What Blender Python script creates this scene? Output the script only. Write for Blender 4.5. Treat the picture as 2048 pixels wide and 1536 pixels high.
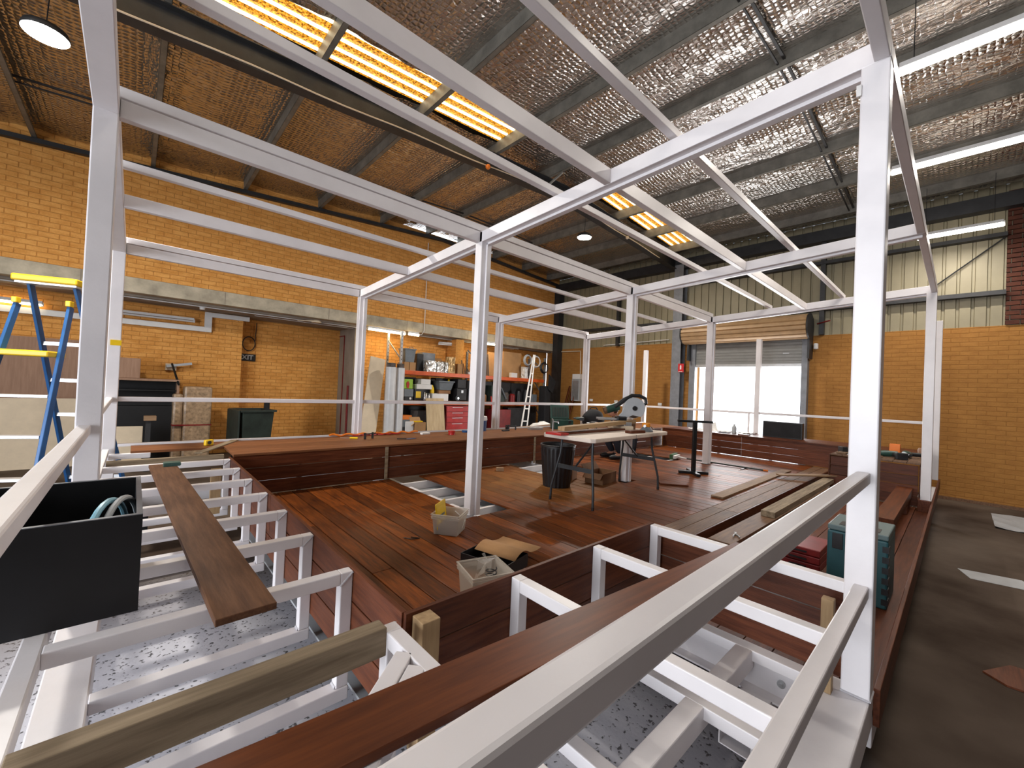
import bpy, bmesh, math, random
from mathutils import Vector, Matrix
random.seed(7)
S = bpy.context.scene
for o in list(bpy.data.objects): bpy.data.objects.remove(o)
C = S.collection
PI = math.pi
ZF = -0.54                      # workshop floor; z = 0 is the top of the timber deck

# ------------------------------------------------------------------ camera
cam = bpy.data.cameras.new('camera'); cam.lens = 823.21/2048*36; cam.sensor_width = 36
cam.clip_start = 0.02; cam.clip_end = 300
camo = bpy.data.objects.new('camera', cam); C.objects.link(camo)
yaw, pitch, roll = 0.8285, 0.0121, 0.0440
fw = Vector((math.cos(pitch)*math.cos(yaw), math.cos(pitch)*math.sin(yaw), math.sin(pitch)))
r0 = Vector((math.sin(yaw), -math.cos(yaw), 0)); u0 = r0.cross(fw)
rr = math.cos(roll)*r0 + math.sin(roll)*u0; uu = -math.sin(roll)*r0 + math.cos(roll)*u0
M = Matrix((rr, uu, -fw)).transposed().to_4x4(); M.translation = (-2.350, -0.233, 1.201)
camo.matrix_world = M
S.camera = camo
# ------------------------------------------------------------------ world, light, exposure
S.view_settings.view_transform = 'Standard'; S.view_settings.look = 'None'
S.view_settings.gamma = 1.0; S.view_settings.use_curve_mapping = False
S.view_settings.exposure = 0.62
W = bpy.data.worlds.new('world'); S.world = W; W.use_nodes = True
W.node_tree.nodes['Background'].inputs[0].default_value = (0.86, 0.92, 1.0, 1)
W.node_tree.nodes['Background'].inputs[1].default_value = 3.0
def area(name, loc, rot, sx, sy, energy, col):
    l = bpy.data.lights.new(name, 'AREA'); l.shape = 'RECTANGLE'; l.size = sx; l.size_y = sy
    l.energy = energy; l.color = col
    o = bpy.data.objects.new(name, l); C.objects.link(o); o.location = loc; o.rotation_euler = rot
    return o
# daylight through the big front door behind the photographer and through the far roller door
area('daylight_front_door', (-8.9, 1.2, 1.5), (PI/2, 0, -PI/2), 4.6, 3.9, 380, (0.90, 0.94, 1.0))
area('daylight_roller_door', (9.3, 3.55, 0.75), (PI/2, 0, PI/2), 2.3, 2.4, 110, (1.0, 0.98, 0.96))

# ------------------------------------------------------------------ helpers
def newbm(): return bmesh.new()
def bx(bm, x0, x1, y0, y1, z0, z1, M=None):
    co = [(x, y, z) for z in (z0, z1) for y in (y0, y1) for x in (x0, x1)]
    v = [bm.verts.new(Vector(c) if M is None else M @ Vector(c)) for c in co]
    for f in ((0,2,3,1),(4,5,7,6),(0,1,5,4),(2,6,7,3),(0,4,6,2),(1,3,7,5)):
        bm.faces.new([v[i] for i in f])
    return v
def beam(bm, a, b, w, h, up=(0,0,1)):
    """box from a to b (centre line), w across, h along up"""
    a = Vector(a); b = Vector(b); d = (b-a); L = d.length; d.normalize()
    upv = Vector(up); s = d.cross(upv)
    if s.length < 1e-4: upv = Vector((1,0,0)); s = d.cross(upv)
    s.normalize(); n = s.cross(d)
    Mx = Matrix((d, s, n)).transposed().to_4x4(); Mx.translation = a
    bx(bm, 0, L, -w/2, w/2, -h/2, h/2, Mx)
def tube(bm, pts, r, seg=8, cap=True):
    pts = [Vector(p) for p in pts]; rings = []
    rs = r if isinstance(r, (list, tuple)) else [r]*len(pts)
    prev = None
    for i, p in enumerate(pts):
        t = (pts[min(i+1, len(pts)-1)] - pts[max(i-1, 0)]).normalized()
        if prev is None:
            n = t.orthogonal().normalized()
        else:
            n = (prev - t*prev.dot(t))
            n = n.normalized() if n.length > 1e-6 else t.orthogonal().normalized()
        prev = n; b = t.cross(n)
        rings.append([bm.verts.new(p + rs[i]*(math.cos(2*PI*k/seg)*n + math.sin(2*PI*k/seg)*b)) for k in range(seg)])
    for i in range(len(rings)-1):
        for k in range(seg):
            bm.faces.new((rings[i][k], rings[i][(k+1) % seg], rings[i+1][(k+1) % seg], rings[i+1][k]))
    if cap:
        bm.faces.new(rings[0][::-1]); bm.faces.new(rings[-1])
def lathe(bm, prof, seg=24, M=None, cap0=True, cap1=True):
    rings = []
    for r, z in prof:
        ring = []
        for k in range(seg):
            p = Vector((r*math.cos(2*PI*k/seg), r*math.sin(2*PI*k/seg), z))
            ring.append(bm.verts.new(p if M is None else M @ p))
        rings.append(ring)
    for i in range(len(rings)-1):
        for k in range(seg):
            bm.faces.new((rings[i][k], rings[i][(k+1) % seg], rings[i+1][(k+1) % seg], rings[i+1][k]))
    if cap0: bm.faces.new(rings[0][::-1])
    if cap1: bm.faces.new(rings[-1])
def prism(bm, poly, z0, z1, M=None):
    a = [Vector((p[0], p[1], z0)) for p in poly]; b = [Vector((p[0], p[1], z1)) for p in poly]
    va = [bm.verts.new(p if M is None else M @ p) for p in a]; vb = [bm.verts.new(p if M is None else M @ p) for p in b]
    n = len(poly)
    bm.faces.new(va[::-1]); bm.faces.new(vb)
    for i in range(n): bm.faces.new((va[i], va[(i+1) % n], vb[(i+1) % n], vb[i]))
def frame(origin, xdir, zdir=(0,0,1)):
    x = Vector(xdir).normalized(); z = Vector(zdir); y = z.cross(x).normalized(); z = x.cross(y)
    Mx = Matrix((x, y, z)).transposed().to_4x4(); Mx.translation = Vector(origin); return Mx
def shell(bm, x0, x1, y0, y1, z0, z1, t, M=None, taper=0.0):
    """open topped box with wall thickness t; taper shrinks the base"""
    def ring(x0, x1, y0, y1, z): return [bm.verts.new((Vector(c) if M is None else M @ Vector(c))) for c in ((x0,y0,z),(x1,y0,z),(x1,y1,z),(x0,y1,z))]
    k = taper
    a = ring(x0+k, x1-k, y0+k, y1-k, z0); b = ring(x0, x1, y0, y1, z1)
    c = ring(x0+t, x1-t, y0+t, y1-t, z1); d = ring(x0+t+k, x1-t-k, y0+t+k, y1-t-k, z0+t)
    bm.faces.new(a[::-1])
    for p, q in ((a,b),(b,c),(c,d)):
        for i in range(4): bm.faces.new((p[i], p[(i+1)%4], q[(i+1)%4], q[i]))
    bm.faces.new(d)
def obj(name, bm, mat, parent=None, bevel=0.0, smooth=False, seg=2, loc=None):
    me = bpy.data.meshes.new(name)
    bmesh.ops.recalc_face_normals(bm, faces=bm.faces)
    if bevel > 0:
        es = [e for e in bm.edges if len(e.link_faces) == 2 and e.calc_face_angle(0) > 0.6]
        bmesh.ops.bevel(bm, geom=es, offset=bevel, segments=seg, affect='EDGES', profile=0.5)
    bm.to_mesh(me); bm.free()
    me.materials.append(MT[mat] if isinstance(mat, str) else mat)
    if smooth:
        for p in me.polygons: p.use_smooth = True
        try: me.set_sharp_from_angle(angle=0.7)
        except Exception: pass
    o = bpy.data.objects.new(name, me); C.objects.link(o)
    if loc is not None: o.location = loc
    if parent is not None: o.parent = parent
    return o
def box(name, dims, mat, parent=None, bevel=0.0, M=None):
    bm = newbm(); bx(bm, *dims, M=M); return obj(name, bm, mat, parent, bevel)
def empty(name, loc=(0,0,0), rz=0.0):
    o = bpy.data.objects.new(name, None); C.objects.link(o); o.location = loc; o.rotation_euler = (0,0,rz)
    o.empty_display_size = 0.1; return o
def tag(o, label=None, cat=None, group=None, kind=None):
    if label: o['label'] = label
    if cat: o['category'] = cat
    if group: o['group'] = group
    if kind: o['kind'] = kind
    return o
def thing(name, label, cat, loc=(0,0,0), rz=0.0, group=None):
    return tag(empty(name, loc, rz), label, cat, group)
def copy_tree(o, parent=None):
    c = o.copy(); C.objects.link(c); c.parent = parent
    for ch in o.children: copy_tree(ch, c)
    return c
def struct(o, label=None): o['kind'] = 'structure'; o['label'] = label or o.name.replace('_', ' '); return o

# ------------------------------------------------------------------ materials
MT = {}
def nd(nt, t, **kw):
    n = nt.nodes.new(t)
    for k, v in kw.items(): setattr(n, k, v)
    return n
def mat(name, col, rough=0.5, metal=0.0, var=0.15, scale=6.0, stretch=(1,1,1), bump=0.0, bscale=None, col2=None,
        emit=0.0, ecol=None, alpha=1.0, coat=0.0, spec=0.5, rand=0.0, trans=0.0, detail=4.0):
    m = bpy.data.materials.new(name); m.use_nodes = True; nt = m.node_tree; b = nt.nodes['Principled BSDF']
    b.inputs['Roughness'].default_value = rough; b.inputs['Metallic'].default_value = metal
    b.inputs['Coat Weight'].default_value = coat; b.inputs['Specular IOR Level'].default_value = spec
    b.inputs['Transmission Weight'].default_value = trans
    tc = nd(nt, 'ShaderNodeTexCoord'); mp = nd(nt, 'ShaderNodeMapping'); mp.inputs['Scale'].default_value = stretch
    oi = nd(nt, 'ShaderNodeObjectInfo')
    ad = nd(nt, 'ShaderNodeVectorMath', operation='ADD'); mu = nd(nt, 'ShaderNodeVectorMath', operation='SCALE')
    cb = nd(nt, 'ShaderNodeCombineXYZ')
    for i in range(3): nt.links.new(oi.outputs['Random'], cb.inputs[i])
    nt.links.new(cb.outputs[0], mu.inputs[0]); mu.inputs['Scale'].default_value = 37.0
    nt.links.new(tc.outputs['Object'], ad.inputs[0]); nt.links.new(mu.outputs[0], ad.inputs[1])
    nt.links.new(ad.outputs[0], mp.inputs['Vector'])
    nz = nd(nt, 'ShaderNodeTexNoise'); nz.inputs['Scale'].default_value = scale; nz.inputs['Detail'].default_value = detail
    nz.inputs['Roughness'].default_value = 0.6
    nt.links.new(mp.outputs[0], nz.inputs['Vector'])
    rp = nd(nt, 'ShaderNodeValToRGB')
    c2 = col2 if col2 else tuple(max(0, c*(1-var)) for c in col)
    c1 = col if col2 else tuple(min(1, c*(1+var)) for c in col)
    rp.color_ramp.elements[0].position = 0.32; rp.color_ramp.elements[1].position = 0.68
    rp.color_ramp.elements[0].color = (*c2, 1); rp.color_ramp.elements[1].color = (*c1, 1)
    nt.links.new(nz.outputs['Fac'], rp.inputs['Fac'])
    last = rp.outputs['Color']
    if rand > 0:
        hs = nd(nt, 'ShaderNodeHueSaturation'); mr = nd(nt, 'ShaderNodeMapRange')
        mr.inputs['To Min'].default_value = 1-rand; mr.inputs['To Max'].default_value = 1+rand
        nt.links.new(oi.outputs['Random'], mr.inputs['Value']); nt.links.new(mr.outputs[0], hs.inputs['Value'])
        nt.links.new(last, hs.inputs['Color']); last = hs.outputs['Color']
    nt.links.new(last, b.inputs['Base Color'])
    if bump > 0:
        bp = nd(nt, 'ShaderNodeBump'); bp.inputs['Strength'].default_value = bump; bp.inputs['Distance'].default_value = 0.01
        n2 = nz
        if bscale:
            n2 = nd(nt, 'ShaderNodeTexNoise'); n2.inputs['Scale'].default_value = bscale; n2.inputs['Detail'].default_value = 3
            nt.links.new(mp.outputs[0], n2.inputs['Vector'])
        nt.links.new(n2.outputs['Fac'], bp.inputs['Height']); nt.links.new(bp.outputs[0], b.inputs['Normal'])
    if emit > 0:
        b.inputs['Emission Color'].default_value = (*(ecol or col), 1); b.inputs['Emission Strength'].default_value = emit
    if alpha < 1:
        b.inputs['Alpha'].default_value = alpha
    MT[name] = m; return m
WHITE = (0.78, 0.745, 0.755)
mat('white_paint', WHITE, 0.38, var=0.05, scale=3, bump=0.04, bscale=60)
mat('weld', (0.55, 0.53, 0.55), 0.5, bump=0.5, bscale=120)
mat('galv', (0.185, 0.175, 0.15), 0.5, 0.3, var=0.25, scale=5)
mat('dark_steel', (0.035, 0.035, 0.037), 0.5, 0.3, var=0.25, scale=4)
mat('grey_steel', (0.20, 0.21, 0.23), 0.5, 0.2, var=0.15)
mat('concrete_beam', (0.46, 0.40, 0.30), 0.9, var=0.3, scale=3, bump=0.2, bscale=40)
mat('dark_wall', (0.05, 0.028, 0.018), 0.9, var=0.15, scale=2)
mat('soffit', (0.30, 0.25, 0.20), 0.9, var=0.15, scale=2)
mat('mortar', (0.52, 0.245, 0.06), 0.95, var=0.15, scale=20)
mat('deck_wood', (0.215, 0.054, 0.007), 0.45, var=0.5, scale=5, stretch=(9, 0.7, 9), bump=0.12, bscale=30, rand=0.42, col2=(0.062, 0.015, 0.003), spec=0.22)
mat('bench_wood', (0.135, 0.040, 0.016), 0.45, scale=5, stretch=(0.7, 9, 9), bump=0.1, bscale=30, rand=0.22, col2=(0.065, 0.017, 0.007), spec=0.22)
mat('bench_wood_y', (0.135, 0.040, 0.016), 0.45, scale=5, stretch=(9, 0.7, 9), bump=0.1, bscale=30, rand=0.22, col2=(0.065, 0.017, 0.007), spec=0.22)
mat('seat_wood', (0.23, 0.092, 0.036), 0.55, scale=5, stretch=(0.7, 9, 9), bump=0.1, bscale=30, rand=0.15, col2=(0.13, 0.046, 0.018), spec=0.22)
mat('oiled_wood', (0.16, 0.045, 0.014), 0.42, scale=4, stretch=(0.8, 9, 9), rand=0.1, col2=(0.085, 0.024, 0.010), coat=0.0, spec=0.22)
mat('raw_wood', (0.30, 0.18, 0.095), 0.7, scale=5, stretch=(0.8, 9, 9), rand=0.15, col2=(0.20, 0.12, 0.065), bump=0.1)
mat('brown_wood', (0.20, 0.105, 0.052), 0.6, scale=5, stretch=(0.8, 9, 9), rand=0.15, col2=(0.10, 0.046, 0.021), bump=0.1)
mat('pine', (0.42, 0.28, 0.14), 0.7, scale=4, stretch=(0.8, 10, 10), rand=0.1, col2=(0.28, 0.175, 0.085), bump=0.15)
mat('pine_y', (0.42, 0.28, 0.14), 0.7, scale=4, stretch=(10, 0.8, 10), rand=0.1, col2=(0.28, 0.175, 0.085), bump=0.15)
mat('pine_z', (0.42, 0.28, 0.14), 0.7, scale=4, stretch=(10, 10, 0.8), rand=0.1, col2=(0.28, 0.175, 0.085), bump=0.15)
mat('grey_pine', (0.33, 0.25, 0.16), 0.8, scale=3, stretch=(0.8, 10, 10), rand=0.1, col2=(0.15, 0.105, 0.06), bump=0.2)
mat('old_board', (0.15, 0.068, 0.032), 0.6, scale=5, stretch=(0.8, 9, 9), rand=0.1, col2=(0.075, 0.030, 0.013), bump=0.1, spec=0.25)
mat('black_paint', (0.006, 0.006, 0.007), 0.45, var=0.3)
mat('black_steel', (0.012, 0.013, 0.014), 0.4, 0.2, var=0.3)
mat('black_plastic', (0.014, 0.014, 0.016), 0.45, var=0.4, scale=8)
mat('leg_steel', (0.05, 0.055, 0.06), 0.4, 0.3)
mat('table_plastic', (0.70, 0.60, 0.52), 0.5, var=0.08)
mat('card', (0.40, 0.22, 0.095), 0.85, var=0.12, scale=4, rand=0.12)
mat('card_dark', (0.22, 0.11, 0.05), 0.85, var=0.15, scale=4, rand=0.15)
mat('yellow', (0.80, 0.52, 0.01), 0.4, var=0.05)
mat('orange', (0.80, 0.20, 0.015), 0.45, var=0.06)
mat('rack_orange', (0.62, 0.095, 0.015), 0.35, var=0.15, scale=5)
mat('red', (0.42, 0.018, 0.015), 0.4, var=0.2)
mat('dark_red', (0.20, 0.012, 0.012), 0.4, var=0.2)
mat('teal', (0.020, 0.088, 0.105), 0.45, var=0.12)
mat('teal_light', (0.10, 0.15, 0.155), 0.5, var=0.12)
mat('green_tool', (0.014, 0.055, 0.042), 0.4, var=0.2)
mat('green_bin', (0.020, 0.030, 0.024), 0.5, var=0.3)
mat('green', (0.04, 0.10, 0.035), 0.7, var=0.25, scale=40)
mat('lime', (0.28, 0.50, 0.04), 0.5)
mat('blue', (0.020, 0.105, 0.30), 0.4, var=0.15)
mat('blue_dark', (0.03, 0.06, 0.16), 0.5, var=0.2)
mat('hose', (0.25, 0.50, 0.62), 0.4)
mat('alu', (0.62, 0.63, 0.65), 0.35, 0.6, var=0.08)
mat('chrome', (0.75, 0.75, 0.76), 0.18, 1.0, var=0.05)
mat('silver', (0.50, 0.51, 0.52), 0.35, 0.7, var=0.1)
mat('silver_wrap', (0.72, 0.71, 0.68), 0.25, 0.75, var=0.4, scale=12, bump=1.0, bscale=14)
mat('brown_wrap', (0.42, 0.27, 0.12), 0.3, 0.5, var=0.5, scale=14, bump=1.0, bscale=14)
mat('white_plastic', (0.72, 0.71, 0.70), 0.4, var=0.05)
mat('paper', (0.72, 0.70, 0.68), 0.8, var=0.12, scale=3)
mat('grey_plastic', (0.15, 0.17, 0.19), 0.5, var=0.12)
mat('roll_wrap', (0.60, 0.60, 0.61), 0.35, var=0.06)
mat('light_grey', (0.42, 0.44, 0.46), 0.5, var=0.08)
mat('panel_cream', (0.66, 0.54, 0.39), 0.6, var=0.06)
mat('ply', (0.58, 0.44, 0.26), 0.6, scale=4, stretch=(8, 8, 0.7), col2=(0.44, 0.31, 0.17))
mat('pink_ply', (0.36, 0.21, 0.135), 0.6, scale=4, stretch=(8, 8, 0.7), col2=(0.28, 0.155, 0.095))
mat('bubble', (0.33, 0.22, 0.13), 0.35, var=0.4, scale=14, bump=0.5, bscale=30)
mat('skin', (0.45, 0.22, 0.14), 0.55, var=0.1)
mat('hair', (0.060, 0.024, 0.012), 0.5, scale=30, col2=(0.025, 0.010, 0.006), bump=0.5, bscale=80)
mat('black_cloth', (0.008, 0.008, 0.010), 0.85, var=0.4, scale=6, bump=0.3, bscale=12)
mat('navy_cloth', (0.012, 0.014, 0.022), 0.85, var=0.4, scale=6, bump=0.3, bscale=12)
mat('sign_red', (0.55, 0.012, 0.016), 0.5, var=0.03)
mat('sign_white', (0.80, 0.80, 0.80), 0.5, var=0.02)
mat('shim', (0.045, 0.10, 0.085), 0.4)
mat('dirt', (0.10, 0.08, 0.07), 0.9, var=0.6, scale=40, bump=0.8, bscale=60)
mat('roller_tan', (0.42, 0.27, 0.14), 0.45, 0.1, var=0.1)
mat('roller_grey', (0.22, 0.22, 0.21), 0.45, 0.2, var=0.08)
mat('clad', (0.27, 0.235, 0.15), 0.5, 0.1, var=0.12, scale=1.5)
mat('tube_light', (1, 1, 1), 0.5, emit=14, ecol=(1.0, 0.93, 0.84))
mat('tube_warm', (1, 1, 1), 0.5, emit=9, ecol=(1.0, 0.80, 0.45))
mat('led', (1, 1, 1), 0.5, emit=40, ecol=(1.0, 0.97, 0.92))
mat('amber_lamp', (0.7, 0.25, 0.02), 0.4)
# translucent tub plastic
def tub_mat():
    m = bpy.data.materials.new('tub_plastic'); m.use_nodes = True; nt = m.node_tree; b = nt.nodes['Principled BSDF']
    b.inputs['Base Color'].default_value = (0.72, 0.66, 0.58, 1); b.inputs['Roughness'].default_value = 0.35
    b.inputs['Alpha'].default_value = 0.42; MT['tub_plastic'] = m
    m2 = m.copy(); m2.name = 'clear_film'; m2.node_tree.nodes['Principled BSDF'].inputs['Alpha'].default_value = 0.3
    m2.node_tree.nodes['Principled BSDF'].inputs['Roughness'].default_value = 0.12; MT['clear_film'] = m2
tub_mat()
# bricks: colour differs from brick to brick (cell noise on the brick grid, world position)
def brick_mat(name, cols, sx):
    m = bpy.data.materials.new(name); m.use_nodes = True; nt = m.node_tree; b = nt.nodes['Principled BSDF']
    b.inputs['Roughness'].default_value = 0.85
    g = nd(nt, 'ShaderNodeNewGeometry'); sc = nd(nt, 'ShaderNodeVectorMath', operation='MULTIPLY')
    sc.inputs[1].default_value = sx
    nt.links.new(g.outputs['Position'], sc.inputs[0])
    wn = nd(nt, 'ShaderNodeTexNoise'); wn.inputs['Scale'].default_value = 1.0; wn.inputs['Detail'].default_value = 2.0
    nt.links.new(sc.outputs[0], wn.inputs['Vector'])
    n2 = nd(nt, 'ShaderNodeTexNoise'); n2.inputs['Scale'].default_value = 45; nt.links.new(g.outputs['Position'], n2.inputs['Vector'])
    mx = nd(nt, 'ShaderNodeMix', data_type='FLOAT'); mx.inputs[0].default_value = 0.3
    nt.links.new(wn.outputs['Fac'], mx.inputs[2]); nt.links.new(n2.outputs['Fac'], mx.inputs[3])
    rp = nd(nt, 'ShaderNodeValToRGB'); nt.links.new(mx.outputs[0], rp.inputs['Fac'])
    e = rp.color_ramp.elements; e[0].position = 0.36; e[1].position = 0.64; e[0].color = (*cols[0], 1); e[1].color = (*cols[1], 1)
    nt.links.new(rp.outputs['Color'], b.inputs['Base Color'])
    bp = nd(nt, 'ShaderNodeBump'); bp.inputs['Strength'].default_value = 0.35; bp.inputs['Distance'].default_value = 0.006
    nt.links.new(n2.outputs['Fac'], bp.inputs['Height']); nt.links.new(bp.outputs[0], b.inputs['Normal'])
    MT[name] = m
def sawdust():
    nt = MT['deck_wood'].node_tree; b = nt.nodes['Principled BSDF']; src = b.inputs['Base Color'].links[0].from_socket
    g = nd(nt, 'ShaderNodeNewGeometry'); vm = nd(nt, 'ShaderNodeVectorMath', operation='SUBTRACT'); vm.inputs[1].default_value = (1.65, 3.45, 0.0)
    nt.links.new(g.outputs['Position'], vm.inputs[0]); ln = nd(nt, 'ShaderNodeVectorMath', operation='LENGTH'); nt.links.new(vm.outputs[0], ln.inputs[0])
    n1 = nd(nt, 'ShaderNodeTexNoise'); n1.inputs['Scale'].default_value = 5; n1.inputs['Detail'].default_value = 8; nt.links.new(g.outputs['Position'], n1.inputs['Vector'])
    mr = nd(nt, 'ShaderNodeMapRange'); mr.inputs['From Min'].default_value = 0.15; mr.inputs['From Max'].default_value = 1.25; mr.inputs['To Min'].default_value = 1.1; mr.inputs['To Max'].default_value = 0.0
    nt.links.new(ln.outputs['Value'], mr.inputs['Value']); mu = nd(nt, 'ShaderNodeMath', operation='MULTIPLY'); nt.links.new(mr.outputs[0], mu.inputs[0]); nt.links.new(n1.outputs['Fac'], mu.inputs[1])
    mx = nd(nt, 'ShaderNodeMix', data_type='RGBA'); nt.links.new(mu.outputs[0], mx.inputs[0]); nt.links.new(src, mx.inputs[6]); mx.inputs[7].default_value = (0.46, 0.22, 0.065, 1)
    nt.links.new(mx.outputs[2], b.inputs['Base Color'])
sawdust()
brick_mat('brick', ((0.62, 0.265, 0.050), (0.78, 0.385, 0.100)), (4.2, 4.2, 11.6))
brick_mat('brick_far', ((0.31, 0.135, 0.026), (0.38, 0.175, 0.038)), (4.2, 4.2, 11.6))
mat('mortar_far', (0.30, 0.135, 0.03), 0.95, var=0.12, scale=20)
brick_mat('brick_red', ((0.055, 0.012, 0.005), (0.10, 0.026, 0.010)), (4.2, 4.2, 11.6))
# foil insulation behind wire netting
def foil_mat():
    m = bpy.data.materials.new('foil'); m.use_nodes = True; nt = m.node_tree; b = nt.nodes['Principled BSDF']
    b.inputs['Metallic'].default_value = 0.95; b.inputs['Roughness'].default_value = 0.24
    b.inputs['Base Color'].default_value = (0.56, 0.53, 0.50, 1)
    g = nd(nt, 'ShaderNodeNewGeometry'); mp = nd(nt, 'ShaderNodeMapping'); mp.inputs['Scale'].default_value = (5.0, 1.6, 3.0)
    nt.links.new(g.outputs['Position'], mp.inputs['Vector'])
    n1 = nd(nt, 'ShaderNodeTexNoise'); n1.inputs['Scale'].default_value = 1.3; n1.inputs['Detail'].default_value = 6
    n1.inputs['Distortion'].default_value = 1.2
    nt.links.new(mp.outputs[0], n1.inputs['Vector'])
    vo = nd(nt, 'ShaderNodeTexVoronoi', feature='DISTANCE_TO_EDGE'); vo.inputs['Scale'].default_value = 15.0
    vo.inputs['Randomness'].default_value = 0.35
    nt.links.new(g.outputs['Position'], vo.inputs['Vector'])
    mr = nd(nt, 'ShaderNodeMapRange'); mr.inputs['From Max'].default_value = 0.35; nt.links.new(vo.outputs['Distance'], mr.inputs['Value'])
    b1 = nd(nt, 'ShaderNodeBump'); b1.inputs['Strength'].default_value = 0.5; b1.inputs['Distance'].default_value = 0.05
    nt.links.new(n1.outputs['Fac'], b1.inputs['Height'])
    b2 = nd(nt, 'ShaderNodeBump'); b2.inputs['Strength'].default_value = 0.55; b2.inputs['Distance'].default_value = 0.018
    nt.links.new(mr.outputs[0], b2.inputs['Height']); nt.links.new(b1.outputs[0], b2.inputs['Normal'])
    nt.links.new(b2.outputs[0], b.inputs['Normal'])
    MT['foil'] = m
foil_mat()
# amber fibreglass roof sheet, daylight from above put in as emission on sheet and ribs
def amber_mat():
    m = bpy.data.materials.new('amber_sheet'); m.use_nodes = True; nt = m.node_tree; b = nt.nodes['Principled BSDF']
    g = nd(nt, 'ShaderNodeNewGeometry'); sp = nd(nt, 'ShaderNodeSeparateXYZ'); nt.links.new(g.outputs['Position'], sp.inputs[0])
    n1 = nd(nt, 'ShaderNodeTexNoise'); n1.inputs['Scale'].default_value = 34; n1.inputs['Detail'].default_value = 6; n1.inputs['Roughness'].default_value = 0.75
    nt.links.new(g.outputs['Position'], n1.inputs['Vector'])
    rp = nd(nt, 'ShaderNodeValToRGB'); nt.links.new(n1.outputs['Fac'], rp.inputs['Fac'])
    e = rp.color_ramp.elements; e[0].position = 0.42; e[0].color = (0.10, 0.028, 0.001, 1); e[1].position = 0.60; e[1].color = (1.0, 0.60, 0.08, 1)
    x = e.new(0.50); x.color = (0.75, 0.27, 0.008, 1)
    nt.links.new(rp.outputs['Color'], b.inputs['Base Color']); nt.links.new(rp.outputs['Color'], b.inputs['Emission Color'])
    b.inputs['Emission Strength'].default_value = 0.55; b.inputs['Roughness'].default_value = 0.4
    MT['amber_sheet'] = m
    mat('amber_rib', (1.0, 0.9, 0.65), 0.4, emit=2.4, ecol=(1.0, 0.88, 0.58))
amber_mat()
# concrete floor: grey-brown, paint overspray and stains
def floor_mat():
    m = bpy.data.materials.new('floor_concrete'); m.use_nodes = True; nt = m.node_tree; b = nt.nodes['Principled BSDF']
    b.inputs['Roughness'].default_value = 0.9; b.inputs['Specular IOR Level'].default_value = 0.2
    g = nd(nt, 'ShaderNodeNewGeometry')
    n1 = nd(nt, 'ShaderNodeTexNoise'); n1.inputs['Scale'].default_value = 1.1; n1.inputs['Detail'].default_value = 7
    nt.links.new(g.outputs['Position'], n1.inputs['Vector'])
    rp = nd(nt, 'ShaderNodeValToRGB'); nt.links.new(n1.outputs['Fac'], rp.inputs['Fac'])
    e = rp.color_ramp.elements; e[0].position = 0.35; e[0].color = (0.040, 0.024, 0.015, 1); e[1].position = 0.72; e[1].color = (0.13, 0.098, 0.075, 1)
    # overspray of white paint under the frame
    vm = nd(nt, 'ShaderNodeVectorMath', operation='SUBTRACT'); vm.inputs[1].default_value = (-2.0, 1.6, ZF)
    nt.links.new(g.outputs['Position'], vm.inputs[0])
    ln = nd(nt, 'ShaderNodeVectorMath', operation='LENGTH'); nt.links.new(vm.outputs[0], ln.inputs[0])
    mr = nd(nt, 'ShaderNodeMapRange'); mr.inputs['From Min'].default_value = 1.5; mr.inputs['From Max'].default_value = 2.9
    mr.inputs['To Min'].default_value = 0.9; mr.inputs['To Max'].default_value = 0.0
    nt.links.new(ln.outputs['Value'], mr.inputs['Value'])
    n3 = nd(nt, 'ShaderNodeTexNoise'); n3.inputs['Scale'].default_value = 42; n3.inputs['Detail'].default_value = 2
    nt.links.new(g.outputs['Position'], n3.inputs['Vector'])
    r3 = nd(nt, 'ShaderNodeValToRGB'); nt.links.new(n3.outputs['Fac'], r3.inputs['Fac'])
    r3.color_ramp.elements[0].position = 0.33; r3.color_ramp.elements[1].position = 0.40
    r3.color_ramp.elements[0].color = (0.12, 0.12, 0.13, 1); r3.color_ramp.elements[1].color = (0.66, 0.66, 0.72, 1)
    mx = nd(nt, 'ShaderNodeMix', data_type='RGBA'); nt.links.new(mr.outputs[0], mx.inputs[0])
    nt.links.new(rp.outputs['Color'], mx.inputs[6]); nt.links.new(r3.outputs['Color'], mx.inputs[7])
    nt.links.new(mx.outputs[2], b.inputs['Base Color'])
    bp = nd(nt, 'ShaderNodeBump'); bp.inputs['Strength'].default_value = 0.15; bp.inputs['Distance'].default_value = 0.01
    nt.links.new(n3.outputs['Fac'], bp.inputs['Height']); nt.links.new(bp.outputs[0], b.inputs['Normal'])
    MT['floor_concrete'] = m
floor_mat()
# ================================================================== THE WORKSHOP SHELL
CAM = Vector((-2.350, -0.233, 1.201))
def project(p):
    d = Vector(p) - CAM; z = d.dot(fw)
    if z < 0.05: return None
    return 1024 + 823.21*d.dot(rr)/z, 768 - 823.21*d.dot(uu)/z, z
fl = struct(box('floor', (-9, 9.4, -5, 11.8, ZF-0.2, ZF), 'floor_concrete'), 'stained grey concrete workshop floor')
for gname, x0, x1 in (('apron_front', -26, -9), ('apron_rear', 9.4, 26)):
    struct(box(gname, (x0, x1, -20, 26, ZF-0.2, ZF-0.01), 'light_grey'), 'concrete apron outside the doors')
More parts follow.
